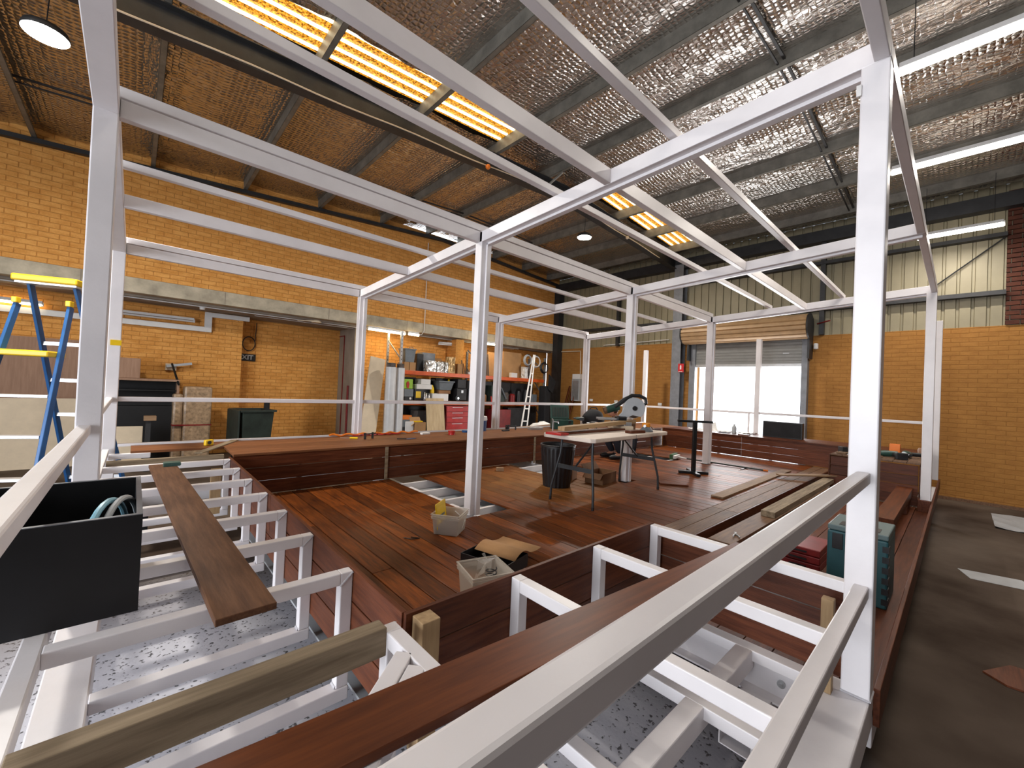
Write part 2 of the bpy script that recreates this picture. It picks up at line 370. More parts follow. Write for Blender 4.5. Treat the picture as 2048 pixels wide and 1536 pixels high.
# --- brick courses
BL, BH, JT = 0.230, 0.076, 0.010
def courses(u0, u1, z0, z1, holes=()):
    out = []; r = 0; z = z0
    while z < z1-0.02:
        zt = min(z+BH, z1); u = u0 - (0.12 if r % 2 else 0.0)
        while u < u1:
            a, b = max(u, u0), min(u+BL, u1)
            if b-a > 0.03:
                segs = [(a, b)]
                for (h0, h1, hz0, hz1) in holes:
                    if zt > hz0 and z < hz1:
                        ns = []
                        for s0, s1 in segs:
                            if s1 <= h0 or s0 >= h1: ns.append((s0, s1))
                            else:
                                if h0-s0 > 0.03: ns.append((s0, h0))
                                if s1-h1 > 0.03: ns.append((h1, s1))
                        segs = ns
                for s0, s1 in segs: out.append((s0, s1, z, zt))
            u += BL+JT
        z += BH+JT; r += 1
    return out
def brick_face(parent, rects, axis, c, sgn, matname, picks=None, depth=0.007):
    """bricks proud of the mortar plane c along axis ('x' or 'y'), towards sgn"""
    me_full = None; verts = []; faces = []; n = 0
    d0, d1 = (c, c+sgn*depth)
    def corners(u0, u1, z0, z1):
        e = 0.003; q = []
        for d, s in ((d0, 0), (d1, e)):
            for u, z in ((u0+s, z0+s), (u1-s, z0+s), (u1-s, z1-s), (u0+s, z1-s)):
                q.append((u, d, z) if axis == 'y' else (d, u, z))
        return q
    FF = [(4,5,6,7),(0,1,5,4),(1,2,6,5),(2,3,7,6),(3,0,4,7)]
    for i, (u0, u1, z0, z1) in enumerate(rects):
        if picks is not None and i in picks:
            if me_full is None:
                vs = corners(0, BL, 0, BH); vs = [(x - (0 if axis == 'y' else c), y - (c if axis == 'y' else 0), z) for x, y, z in vs]
                me_full = bpy.data.meshes.new('brick'); me_full.from_pydata(vs, [], FF); me_full.materials.append(MT[matname])
            o = bpy.data.objects.new('brick', me_full); C.objects.link(o); o.parent = parent
            o.location = (u0, c, z0) if axis == 'y' else (c, u0, z0)
        else:
            verts += corners(u0, u1, z0, z1); faces += [tuple(8*n+k for k in f) for f in FF]; n += 1
    me = bpy.data.meshes.new('brickwork'); me.from_pydata(verts, [], faces); me.materials.append(MT[matname])
    o = bpy.data.objects.new('brickwork', me); C.objects.link(o); o.parent = parent; o['kind'] = 'stuff'
    return o
# --- long side wall: brick above the concrete band, recessed wall below it
wl = struct(box('wall_left', (-9, 9.24, 10.012, 10.25, 2.93, 5.5), 'mortar'), 'tan brick side wall above a concrete band')
up = courses(-9, 9.24, 2.935, 5.28)
sc = []
for i, (u0, u1, z0, z1) in enumerate(up):
    if abs(u1-u0-BL) > 1e-3 or abs(z1-z0-BH) > 1e-3: continue
    p = project(((u0+u1)/2, 10, (z0+z1)/2))
    if p and 0 < p[0] < 2048 and 0 < p[1] < 1536: sc.append((p[2], i))
sc.sort(); picks = set(i for _, i in sc[:290])
brick_face(wl, up, 'y', 10.012, -1, 'brick', picks)
box('concrete_band', (-9, 9.2, 9.985, 10.25, 2.66, 2.93), 'concrete_beam', wl, 0.008)
for k in range(8):                                   # formwork joints in the band
    box('band_joint', (-7.2+k*2.05, -7.188+k*2.05, 9.981, 9.99, 2.67, 2.92), 'soffit', wl)
wlow = struct(box('wall_left_lower', (-9, -0.53, 11.112, 11.3, ZF, 2.62), 'mortar'), 'recessed tan brick wall under the concrete band')
brick_face(wlow, courses(-6.5, -0.53, ZF, 2.6), 'y', 11.112, -1, 'brick')
box('soffit_slab', (-9, 9.2, 10.25, 11.8, 2.62, 2.9), 'soffit', wlow)
wr = struct(box('wall_left_recess', (-0.53, 1.95, 11.562, 11.8, ZF, 2.62), 'mortar'), 'brick back wall of the exit recess')
brick_face(wr, courses(-0.53, 1.85, ZF, 2.6), 'y', 11.562, -1, 'brick')
box('return', (-0.62, -0.53, 11.3, 11.6, ZF, 2.62), 'mortar', wr)
box('side_return', (1.85, 1.95, 10.5, 11.562, ZF, 2.62), 'panel_cream' if False else 'soffit', wr)
ws = struct(box('wall_left_store', (1.95, 9.24, 10.512, 10.7, ZF, 2.62), 'mortar'), 'brick wall behind the storage racking')
brick_face(ws, courses(1.95, 9.2, ZF, 2.6), 'y', 10.512, -1, 'brick')
pr_ = box('pier', (4.72, 5.0, 10.02, 10.5, ZF, 2.62), 'mortar', ws)
brick_face(ws, courses(10.02, 10.5, ZF, 2.6), 'x', 4.72, -1, 'brick')
# --- far wall: brick dado, ribbed steel above, roller door opening
wf = struct(empty('wall_far'), 'far wall of tan brickwork with ribbed steel sheeting above it')
DY0, DY1, DZ = 2.29, 4.76, 2.66
bm = newbm()
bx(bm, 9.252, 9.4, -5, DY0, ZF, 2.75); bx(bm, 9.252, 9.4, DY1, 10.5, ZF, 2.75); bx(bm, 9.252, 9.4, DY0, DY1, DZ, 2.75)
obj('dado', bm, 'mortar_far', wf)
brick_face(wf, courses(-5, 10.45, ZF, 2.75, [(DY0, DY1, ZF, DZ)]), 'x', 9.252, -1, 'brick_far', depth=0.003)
prof = []; P = 0.195
for k in range(4):
    a = k*P; prof += [(a, 0), (a+0.135, 0), (a+0.145, 0.028), (a+0.178, 0.028), (a+0.188, 0)]
prof.append((4*P, 0))
bm = newbm(); lo = [bm.verts.new((9.262+d, y, 2.75)) for y, d in prof]; hi = [bm.verts.new((9.262+d, y, 5.35)) for y, d in prof]
for i in range(len(prof)-1): bm.faces.new((lo[i], lo[i+1], hi[i+1], hi[i]))
sh0 = obj('cladding_sheet', bm, 'clad', wf); sh0.location.y = -5
for k in range(1, 20):
    if -5+k*4*P > 10.0: break
    c = sh0.copy(); C.objects.link(c); c.parent = wf; c.location.y = -5 + k*4*P
# red brick on the far wall right of the sheeting
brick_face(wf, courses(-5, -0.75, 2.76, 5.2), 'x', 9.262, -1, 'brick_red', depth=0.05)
box('girt', (9.10, 9.25, -0.75, 9.9, 3.30, 3.38), 'dark_steel', wf)
box('girt', (9.10, 9.25, -0.75, 9.9, 4.36, 4.43), 'dark_steel', wf)
box('eave_beam', (9.02, 9.25, -5, 10, 4.86, 5.12), 'dark_steel', wf)
bm = newbm(); bx(bm, 8.96, 8.975, 5.13, 5.39, ZF, 4.95); bx(bm, 9.235, 9.25, 5.13, 5.39, ZF, 4.95); bx(bm, 8.97, 9.24, 5.25, 5.27, ZF, 4.95)
obj('steel_column', bm, 'grey_steel', wf)
bm = newbm(); bx(bm, 8.98, 9.25, 9.75, 9.99, ZF, 4.95); obj('steel_column', bm, 'dark_steel', wf)
for y in (7.3, 1.9): box('wall_mullion', (9.12, 9.25, y, y+0.09, 2.75, 4.9), 'dark_steel', wf)
beam_ = newbm(); tube(beam_, [(9.2, -0.72, 4.35), (9.2, 0.35, 3.42)], 0.012, 6); obj('brace_rod', beam_, 'dark_steel', wf)
# --- remaining walls and the roof
struct(box('wall_right', (-9, 9.4, -5.2, -5, ZF, 5.4), 'dark_wall'), 'plain side wall beyond the right of the picture')
bm = newbm()
bx(bm, -9.2, -9, -5, -1.2, ZF, 5.2); bx(bm, -9.2, -9, 3.6, 11.8, ZF, 5.2); bx(bm, -9.2, -9, -1.2, 3.6, 3.6, 5.2)
struct(obj('wall_front', bm, 'dark_wall'), 'front wall with the wide open door behind the photographer')
def zp(X): return 5.45-0.07*(4.05-X) if X < 4.05 else 5.45-0.06*(X-4.05)
ce = struct(empty('ceiling'), 'low pitched steel roof lined with foil insulation behind wire netting')
bm = newbm()
for a, b in ((-9.2, 4.05), (4.05, 9.4)):
    v = [bm.verts.new((x, y, zp(x)+0.26)) for x, y in ((a, -5.2), (b, -5.2), (b, 10.3), (a, 10.3))]
    bm.faces.new(v)
ro = obj('roof_sheet', bm, 'dark_steel', ce)
PX = [-8.0, -6.55, -5.1, -3.69, -2.25, -0.80, 0.675, 2.19, 3.53, 4.60, 5.97, 7.28, 8.53]
SK = [(-6.55, 2.19), (4.60, 8.53)]; SY0, SY1 = 4.66, 5.34
def foil_patch(x0, x1, y0, y1, name):
    bm = newbm(); nx = 14; ny = max(2, int((y1-y0)/0.15)); g = []
    for j in range(ny+1):
        row = []
        for i in range(nx+1):
            t = i/nx; x = x0+(x1-x0)*t; y = y0+(y1-y0)*j/ny
            sag = 0.05*math.sin(PI*t)
            rip = 0.010*math.sin(y*17+math.sin(x*9)*1.7)*math.sin(PI*t) + 0.006*math.sin(y*41+x*23)
            row.append(bm.verts.new((x, y, zp(x)+0.185-sag+rip)))
        g.append(row)
    for j in range(ny):
        for i in range(nx): bm.faces.new((g[j][i], g[j][i+1], g[j+1][i+1], g[j+1][i]))
    return obj(name, bm, 'foil', ce, smooth=True)
bays = list(zip([-9.0]+PX, PX+[9.2]))
for a, b in bays:
    sky_bay = any(a >= s0-0.01 and b <= s1+0.01 for s0, s1 in SK)
    if sky_bay:
        foil_patch(a, b, -5, SY0, 'foil_sheet'); foil_patch(a, b, SY1, 10.05, 'foil_sheet')
    else:
        foil_patch(a, b, -5, 10.05, 'foil_sheet')
# purlins: lipped C sections
for x in PX:
    bm = newbm(); z = zp(x)
    bx(bm, x-0.032, x+0.032, -5, 9.99, z, z+0.003); bx(bm, x-0.032, x-0.029, -5, 9.99, z, z+0.2); bx(bm, x-0.032, x+0.032, -5, 9.99, z+0.197, z+0.2)
    bx(bm, x+0.029, x+0.032, -5, 9.99, z, z+0.02)
    obj('purlin', bm, 'galv', ce)
# rafters (I beams) along the building
for yr in (5.42, -3.2):
    bm = newbm()
    for a, b in ((-9, 4.05), (4.05, 9.1)):
        for dz, w, h in ((-0.30, 0.16, 0.012), (-0.155, 0.010, 0.29), (-0.01, 0.16, 0.012)):
            beam(bm, (a, yr, zp(a)+dz), (b, yr, zp(b)+dz), w, h)
    obj('rafter', bm, 'dark_steel', ce)
bm = newbm()
for a, b in ((-9, 4.05), (4.05, 9.1)):
    beam(bm, (a, 9.93, zp(a)-0.055), (b, 9.93, zp(b)-0.055), 0.10, 0.075)
obj('wall_rafter', bm, 'dark_steel', ce)
# purlin bridging rods
for yb in (1.35, 8.2):
    for a, b in zip(PX[3:], PX[4:]):
        bm = newbm(); beam(bm, (a, yb, zp(a)+0.09), (b, yb, zp(b)+0.09), 0.03, 0.025); beam(bm, (a, yb+0.07, zp(a)+0.05), (b, yb+0.07, zp(b)+0.05), 0.02, 0.02)
        obj('bridging_bar', bm, 'dark_steel', ce)
# knee bracket and ridge straps
bm = newbm(); beam(bm, (3.53, 5.0, zp(3.53)-0.02), (3.40, 5.35, zp(3.4)-0.26), 0.03, 0.03); obj('strap', bm, 'galv', ce)
# translucent roof sheets
for n, (a, b) in enumerate(SK):
    w = struct(empty('window_%d' % (n+1)), 'strip of amber translucent roof sheeting between the purlins')
    bounds = [x for x in PX if a-0.01 <= x <= b+0.01]
    for x0, x1 in zip(bounds, bounds[1:]):
        bm = newbm(); v = [bm.verts.new((x, y, zp(x)+0.215)) for x, y in ((x0, SY0), (x1, SY0), (x1, SY1), (x0, SY1))]; bm.faces.new(v)
        pn = obj('pane', bm, 'amber_sheet', w)
        for yy in (SY0+0.06, SY0+0.24, SY0+0.42, SY0+0.60):
            bm = newbm(); beam(bm, (x0+0.035, yy, zp(x0)+0.205), (x1-0.035, yy, zp(x1)+0.205), 0.045, 0.012); obj('rib', bm, 'amber_rib', pn)
# --- roller door in the far wall
dr = struct(empty('door_1'), 'half raised roller shutter door letting in white daylight')
Mroll = Matrix.Translation((8.93, 2.14, 2.93)) @ Matrix.Rotation(-PI/2, 4, 'X')
bm = newbm(); pr = []
n = 96
for k in range(n):
    a = 2*PI*k/n; rad = 0.285 - (0.03 if k % 6 == 0 else 0.0)
    pr.append((rad*math.cos(a), rad*math.sin(a)))
prism(bm, pr, 0.0, 2.86, Mroll); obj('shutter_roll', bm, 'roller_tan', dr)
for y in (2.10, 5.0):
    bm = newbm(); lathe(bm, [(0.30, 0), (0.30, 0.03)], 28, Matrix.Translation((8.93, y, 2.93)) @ Matrix.Rotation(-PI/2, 4, 'X')); obj('drum_plate', bm, 'dark_steel', dr)
for k in range(9):
    z0 = 2.10+k*0.075
    bm = newbm(); bx(bm, 9.13, 9.15, DY0, DY1, z0, z0+0.060); bx(bm, 9.135, 9.145, DY0, DY1, z0+0.060, z0+0.075)
    obj('slat', bm, 'roller_grey', dr, 0.004)
box('bottom_rail', (9.11, 9.17, DY0, DY1, 2.03, 2.10), 'silver', dr, 0.004)
for y0, y1 in ((2.17, 2.29), (4.76, 4.92)):
    bm = newbm(); bx(bm, 9.08, 9.25, y0, y1, ZF, 2.75); obj('guide', bm, 'grey_steel', dr, 0.004)
    box('wall_bracket', (8.9, 9.24, y0-(0.06 if y0 < 3 else -0.12), y0-(0.02 if y0 < 3 else -0.16), 2.2, 3.15), 'dark_steel', dr)
bm = newbm(); tube(bm, [(9.12, 2.02, 3.0), (8.9, 1.75, 3.02)], 0.015, 6); obj('axle_stub', bm, 'dark_red', dr)
bm = newbm(); bx(bm, 9.125, 9.131, 2.55, 2.68, 2.33, 2.36); obj('maker_plate', bm, 'light_grey', dr)
# ================================================================== THE WHITE STEEL FRAME
XF = [-2.566, 0.0, 2.64, 5.331, 8.03]
YR, YM, YL = 0.0, 2.831, 5.638
def HY(Y): return 2.712 - 0.0491*Y
CH = -0.064                                    # top of the chassis
sf = thing('steel_frame', 'white painted steel pavilion frame of posts, roof beams and rails standing over the deck', 'steel frame')
def post(x, y, z0, z1, ch=False):
    bm = newbm(); bx(bm, x, x+0.1, y, y+0.1, z0, z1)
    p = obj('post', bm, 'white_paint', sf, 0.006)
    if ch:
        bm = newbm(); bx(bm, x+0.052, x+0.1, y-0.022, y-0.0005, z0 if z0 > -0.02 else 0.0, z1-0.022); obj('channel', bm, 'white_paint', p, 0.002)
    bm = newbm()
    for dx, dy, L in ((0, 0, 0.1),):
        tube(bm, [(x, y, z0+0.004), (x+0.1, y, z0+0.004)], 0.005, 6); tube(bm, [(x, y, z0+0.004), (x, y+0.1, z0+0.004)], 0.005, 6)
    obj('weld_bead', bm, 'weld', p)
    return p
for i, x in enumerate(XF):
    post(x, YL, CH, HY(YL)+(0.1 if i < 4 else 0), i in (1, 2, 3))
    post(x, YM, 0.002 if i in (1, 2, 3) else CH, HY(YM)+(0.1 if i < 4 else 0), i in (1, 2, 3))
post(XF[1], YR, CH, HY(0)+0.0); post(XF[3], YR, -0.02, HY(0)); post(XF[4], YR, CH, HY(0)+0.02)
def sbeam(name, a, b, w, h, bev=0.004):
    bm = newbm(); beam(bm, a, b, w, h); return obj(name, bm, 'white_paint', sf, bev)
def ybeam(x, y0, y1, w, ch=True):
    """cross beam, underside following the roof fall"""
    p = sbeam('cross_beam', (x+w/2, y0, HY(y0)+0.05), (x+w/2, y1, HY(y1)+0.05), w, 0.1)
    if ch:
        bm = newbm(); beam(bm, (x+0.076, y0+0.02, HY(y0)-0.0115), (x+0.076, y1-0.02, HY(y1)-0.0115), 0.048, 0.021); obj('channel', bm, 'white_paint', p, 0.002)
for i in range(4):
    x = XF[i]; w = 0.1
    ybeam(x, YR-0.0 if i else -0.0, YL+0.1, w, i > 0)
for i in range(3):
    a, b = XF[i]+0.1, XF[i+1]
    for y in (2.86, 5.66): 
        z = HY(y); sbeam('roof_rail', (a, y+0.025, z+0.05), (b, y+0.025, z+0.05), 0.05, 0.1)
    for y in (1.42, 4.25):
        z = HY(y); sbeam('roof_joist', (a, y+0.025, z+0.05), (b, y+0.025, z+0.05), 0.05, 0.1)
    sbeam('roof_rail', (a, 0.028, HY(0)+0.05), (b, 0.028, HY(0)+0.05), 0.055, 0.1)
for y in (2.86, 5.66):                                                  # cap rails sit on top with a shadow gap
    sbeam('cap_rail', (XF[0]+0.05, y+0.022, HY(y)+0.138), (XF[3]+0.08, y+0.022, HY(y)+0.138), 0.05, 0.06)
for y in (0.985, 1.94, 3.79):
    sbeam('purlin', (XF[0]+0.05, y, HY(y)+0.136), (XF[3]+0.1, y, HY(y)+0.136), 0.05, 0.05)
# hand rails
RL = [((XF[0]+0.1, 5.685, 0.9175), (XF[1], 5.685, 0.9175)), ((XF[1]+0.1, 5.685, 0.9195), (XF[2], 5.685, 0.9175)),
      ((XF[2]+0.1, 5.685, 0.9175), (XF[3], 5.685, 0.9175)), ((XF[3]+0.1, 5.685, 0.915), (XF[4], 5.685, 0.90)),
      ((XF[4]+0.05, 5.638, 0.885), (XF[4]+0.05, YM+0.1, 0.895)), ((XF[4]+0.05, YM, 0.90), (XF[4]+0.05, 0.1, 0.918)),
      ((-2.531, YM, 0.893), (-2.531, 0.0, 0.893)), ((-2.531, YM+0.1, 0.90), (-2.531, YL, 0.91)),
      ((-2.5, 0.04, 0.883), (0.0, 0.046, 0.883))]
for a, b in RL: sbeam('hand_rail', a, b, 0.05, 0.05, 0.007)
bm = newbm(); bx(bm, 8.06, 8.10, 3.02, 3.06, 0.4, 0.875); obj('baluster', bm, 'white_paint', sf, 0.003)
# bench frames at the near end: top tube, inner upright, low tube
BT = 0.41
def uframe(M, L, base=CH):
    """local x runs from the outer rail (0) to the inner corner (L)"""
    bm = newbm()
    bx(bm, 0.0, L-0.05, -0.025, 0.025, BT-0.05, BT, M)
    v = bx(bm, L-0.05, L, -0.025, 0.025, base, BT, M)
    f = obj('bench_frame', bm, 'white_paint', sf, 0.004)
    bm = newbm(); tube(bm, [M @ Vector((L-0.052, -0.026, BT-0.052)), M @ Vector((L-0.001, -0.026, BT-0.004))], 0.004, 5)
    tube(bm, [M @ Vector((L-0.05, -0.02, base+0.004)), M @ Vector((L-0.05, 0.02, base+0.004))], 0.007, 5)
    obj('weld_bead', bm, 'weld', f)
    bm = newbm(); bx(bm, 0.08, L, -0.03, 0.03, base-0.055, base-0.001, M); obj('low_tube', bm, 'white_paint', f, 0.004)
for y in (1.50, 2.02, 2.51, 3.0, 3.5, 4.0, 4.5):
    uframe(Matrix.Translation((-2.51, y, 0)), 0.87)
for x in (-1.70, -1.12, -0.55, 0.03):
    uframe(Matrix.Translation((x, 0.066, 0)) @ Matrix.Rotation(PI/2, 4, 'Z'), 0.965)
sbeam('bench_rail', (-2.535, 0.0, BT-0.025), (-2.535, 5.6, BT-0.025), 0.05, 0.05, 0.005)
sbeam('bench_rail', (-2.5, 0.04, BT-0.015), (0.0, 0.04, BT-0.015), 0.052, 0.05, 0.005)
sbeam('bench_rail', (-2.45, 5.66, 0.44), (8.0, 5.66, 0.44), 0.045, 0.03, 0.003)     # back rail of the long bench
sbeam('bench_rail', (-2.5, 5.2, BT-0.02), (-2.2, 5.2, BT-0.02), 0.05, 0.05, 0.004)
for a, b in (((-1.728, 0.865, BT-0.025), (-2.10, 0.545, BT-0.025)), ((-1.728, 0.79, BT-0.0255), (-2.05, 0.51, BT-0.0255))):   # corner braces
    sbeam('corner_brace', a, b, 0.052, 0.05)
# chassis
def chassis(dims, bev=0.006): return box('chassis_beam', dims, 'white_paint', sf, bev)
chassis((-2.6, 0.10, 0.0, 0.19, CH-0.15, CH-0.001)); chassis((0.10, 8.1, 0.0, 0.19, CH-0.25, CH-0.13)); chassis((-2.58, -2.43, 0.19, 5.75, CH-0.15, CH-0.006))
chassis((-2.4, 0.03, 0.45, 0.53, CH-0.1, CH-0.002)); chassis((-2.43, 8.1, 5.6, 5.75, CH-0.15, CH-0.002))
bm = newbm(); bx(bm, 0.045, 0.055, 0.19, 1.05, CH-0.2, CH-0.002); bx(bm, -0.02, 0.05, 0.19, 1.05, CH-0.2, CH-0.19); bx(bm, 0.045, 0.075, 0.19, 1.05, CH-0.012, CH-0.002)
obj('chassis_channel', bm, 'white_paint', sf, 0.003)
bm = newbm(); lathe(bm, [(0.018, 0), (0.018, 0.012), (0.010, 0.012), (0.010, 0.022)], 12, Matrix.Translation((0.045, 0.33, CH-0.12)) @ Matrix.Rotation(-PI/2, 4, 'Y')); obj('bolt', bm, 'silver', sf)
bm = newbm()                                     # hollow square tube under the chassis, open end towards the camera
for d in ((0.35, 0.356, -0.385, -0.255), (0.484, 0.49, -0.385, -0.255), (0.35, 0.49, -0.385, -0.379), (0.35, 0.49, -0.261, -0.255)): bx(bm, -0.30, 2.5, *d)
obj('drawbar_tube', bm, 'white_paint', sf, 0.002)
bm = newbm()
for d in ((0.40, 0.404, -0.262, -0.215), (0.436, 0.44, -0.262, -0.215), (0.40, 0.44, -0.262, -0.258)): bx(bm, -0.28, -0.1, *d)
obj('guide_channel', bm, 'white_paint', sf, 0.001)
for x in (0.2, 1.5, 2.8, 4.2, 5.5, 7.0): box('chassis_beam', (x, x+0.06, 1.4, 5.6, CH-0.12, CH-0.012), 'white_paint', sf)
for y in (3.05, 3.5, 3.95, 4.4): box('joist', (-1.55, 7.1, y, y+0.04, CH-0.06, -0.0335), 'white_paint', sf)
for x in (-2.3, 2.0, 6.5):                       # chassis stands on blocks on the floor
    for y in (0.05, 5.62): box('support_leg', (x, x+0.12, y, y+0.12, ZF, CH-0.15), 'black_steel', sf)
# ================================================================== TIMBER DECK
dk = thing('timber_deck', 'reddish brown hardwood plank deck inside the white steel frame', 'deck')
PW, PG = 0.1345, 0.006
HATCH = [(0.05, 0.42, 2.80, 4.62), (1.98, 2.95, 3.62, 4.62), (5.05, 5.45, 3.35, 4.5)]
meshes = {}
def plank(x, y0, y1):
    if y1-y0 < 0.08: return
    k = round(y1-y0, 3)
    if k not in meshes:
        bm = newbm(); bx(bm, 0, PW, 0, k, -0.022, 0)
        o = obj('deck_plank', bm, 'deck_wood', dk, 0.0025, seg=1); meshes[k] = o.data
    else:
        o = bpy.data.objects.new('deck_plank', meshes[k]); C.objects.link(o); o.parent = dk
    o.location = (x, y0, random.uniform(-0.0012, 0.0008))
x = -1.615
cut_opts = (1.9, 2.25, 2.6, 3.0, 3.35, 3.8)
while x < 7.05:
    y0, y1 = (1.052 if x < 0.08 else 1.60), 4.615
    segs = [(y0, y1)]
    for hx0, hx1, hy0, hy1 in HATCH:
        if x+PW*0.5 > hx0 and x+PW*0.5 < hx1:
            segs = [(a, b) for s in segs for a, b in ((s[0], min(s[1], hy0)), (max(s[0], hy1), s[1])) if b > a]
    # posts pass through the deck
    for xp in XF[1:4]:
        if x < xp+0.104 and x+PW > xp-0.004:
            segs = [(a, b) for s in segs for a, b in ((s[0], min(s[1], YM-0.026)), (max(s[0], YM+0.104), s[1])) if b > a]
    for a, b in segs:
        if b-a > 1.6 and random.random() < 0.8:
            c = round(random.choice([q for q in cut_opts if a+0.3 < q < b-0.3]), 2)
            plank(x, a, c-0.002); plank(x, c+0.002, b)
        else: plank(x, a, b)
    x += PW+PG
for yb in (1.323, 1.462):                                       # border boards beside the entry
    xs = [0.09, 2.4, 4.9, 7.06]
    for a, b in zip(xs, xs[1:]): box('border_plank', (a+0.002, b-0.002, yb, yb+0.134, -0.022, 0.0), 'brown_wood', dk, 0.0025)
box('underlay_sheet', (-1.6, 7.08, 1.4, 4.6, CH-0.075, CH-0.062), 'light_grey', dk)
for z0, z1 in ((-0.022, -0.19),): box('entry_riser', (0.09, 7.06, 1.302, 1.321, z1, 0.0), 'bench_wood', dk, 0.002)
for k in range(9):                                              # lower entry step
    box('entry_plank', (0.12, 5.55, 0.003+k*0.144, 0.003+k*0.144+0.139, -0.19, -0.168), 'bench_wood', dk, 0.002)
box('edge_plank', (0.105, 8.1, -0.024, -0.001, -0.21, -0.045), 'bench_wood', dk, 0.003)
box('post_packer', (5.28, 5.5, -0.0, 0.12, -0.167, -0.0205), 'bench_wood', dk, 0.002)
# ================================================================== BENCHES
def fascia(parent, a, b, axis, c, n=3, h=0.132, z0=0.006, thick=0.019, m='bench_wood', splits=(), gap=0.006):
    cuts = [a]+list(splits)+[b]
    for r in range(n):
        z = z0+r*(h+gap)
        for p, q in zip(cuts, cuts[1:]):
            if axis == 'x': d = (p+0.002, q-0.002, c, c+thick, z, z+h)
            else: d = (c, c+thick, p+0.002, q-0.002, z, z+h)
            box('fascia_board', d, m, parent, 0.002)
lb = thing('long_bench', 'long hardwood bench with plank seat running under the left hand rail', 'bench')
fascia(lb, -1.60, 7.1, 'x', 4.62, splits=(0.06, 2.70, 5.2))
for k in range(7):
    y0 = 4.60+k*0.146
    xs = [-2.35 if k > 3 else -1.6, 0.9+0.4*(k % 3), 3.3+0.3*((k*2) % 3), 5.9, 8.0]
    for p, q in zip(xs, xs[1:]): box('seat_board', (p+0.002, q-0.002, y0, y0+0.142, BT+0.001, BT+0.025), 'seat_wood', lb, 0.0025)
for x in (0.0, 2.66): box('stud', (x, x+0.035, 4.605, 4.619, -0.03, BT), 'grey_pine', lb)
for x in (-1.0, 0.03, 1.3, 2.69, 4.0, 5.4, 6.7): box('upright', (x, x+0.05, 4.641, 4.69, CH, BT), 'white_paint', lb)
eb = thing('far_bench', 'hardwood slatted bench across the far end of the deck below the roller door', 'bench')
fascia(eb, 1.10, 4.60, 'y', 7.105, h=0.135, m='bench_wood_y', splits=(2.86,), gap=0.002)
for k in range(6):
    x0 = 7.09+k*0.152
    box('seat_board', (x0, x0+0.147, 0.11, 4.595, BT+0.001, BT+0.025), 'bench_wood_y', eb, 0.0025)
for y in (1.3, 2.3, 3.3, 4.3): box('upright', (7.126, 7.17, y, y+0.05, CH, BT), 'white_paint', eb)
rb = thing('end_bench', 'dark hardwood box bench at the far right corner of the deck', 'bench')
fascia(rb, 0.13, 1.09, 'y', 5.53, m='bench_wood_y', z0=-0.15, n=4)
for k in range(7): box('seat_board', (5.52, 7.085, 0.11+k*0.14, 0.11+k*0.14+0.136, BT+0.001, BT+0.025), 'brown_wood', rb, 0.0025)
fascia(rb, 5.56, 7.1, 'x', 1.10, n=3)
fascia(rb, 5.56, 8.0, 'x', 0.106, n=4, z0=-0.15)
nb = thing('near_bench_lining', 'red brown boards lining the unfinished near benches of bare white frames', 'bench')
fascia(nb, 1.05, 4.60, 'y', -1.639, m='bench_wood_y', splits=(2.9,))
fascia(nb, -1.635, 0.06, 'x', 1.032, n=3)
fascia(nb, 0.1, 1.03, 'y', 0.082, m='bench_wood_y', z0=-0.05, n=3)
for d, m in (((-2.51, -1.725, 0.985, 1.045, 0.335, 0.425), 'grey_pine'), ((-2.50, -1.66, 4.70, 4.745, 0.335, 0.425), 'grey_pine')):
    box('pine_noggin', d, m, nb, 0.003)
box('pine_block', (-1.610, -1.540, 0.960, 1.030, -0.05, 0.405), 'pine_z', nb, 0.003)
box('pine_stud', (-0.075, -0.03, 0.12, 0.165, CH, 0.34), 'pine_z', nb, 0.003)
box('pine_stud', (-1.80, -1.72, 4.36, 4.40, CH, 0.35), 'pine_z', nb, 0.003)
# ================================================================== THINGS ON AND AROUND THE DECK
BZ = BT+0.0255                               # top of the bench seats
def single(name, bm, m, label, cat, group=None, bevel=0.0, smooth=False):
    return tag(obj(name, bm, m, None, bevel, smooth), label, cat, group)
def lumber(name, a, b, w, h, m, label, cat='timber', bevel=0.003, group=None):
    bm = newbm(); L = (Vector(b)-Vector(a)).length; bx(bm, 0, L, -w/2, w/2, 0, h)
    o = obj(name, bm, m, None, bevel); o.matrix_world = frame(a, Vector(b)-Vector(a)); return tag(o, label, cat, group)
lumber('timber_board', (-2.45, 0.700, BT+0.001), (0.05, 0.484, BT+0.001), 0.16, 0.026, 'oiled_wood', 'long oiled dark hardwood board lying across the near white bench frames beside the hand rail', 'board')
lumber('timber_board', (-2.145, 4.33, BT+0.001), (-2.045, 1.335, BT+0.001), 0.175, 0.024, 'old_board', 'weathered brown board lying across the left row of white bench frames', 'board')
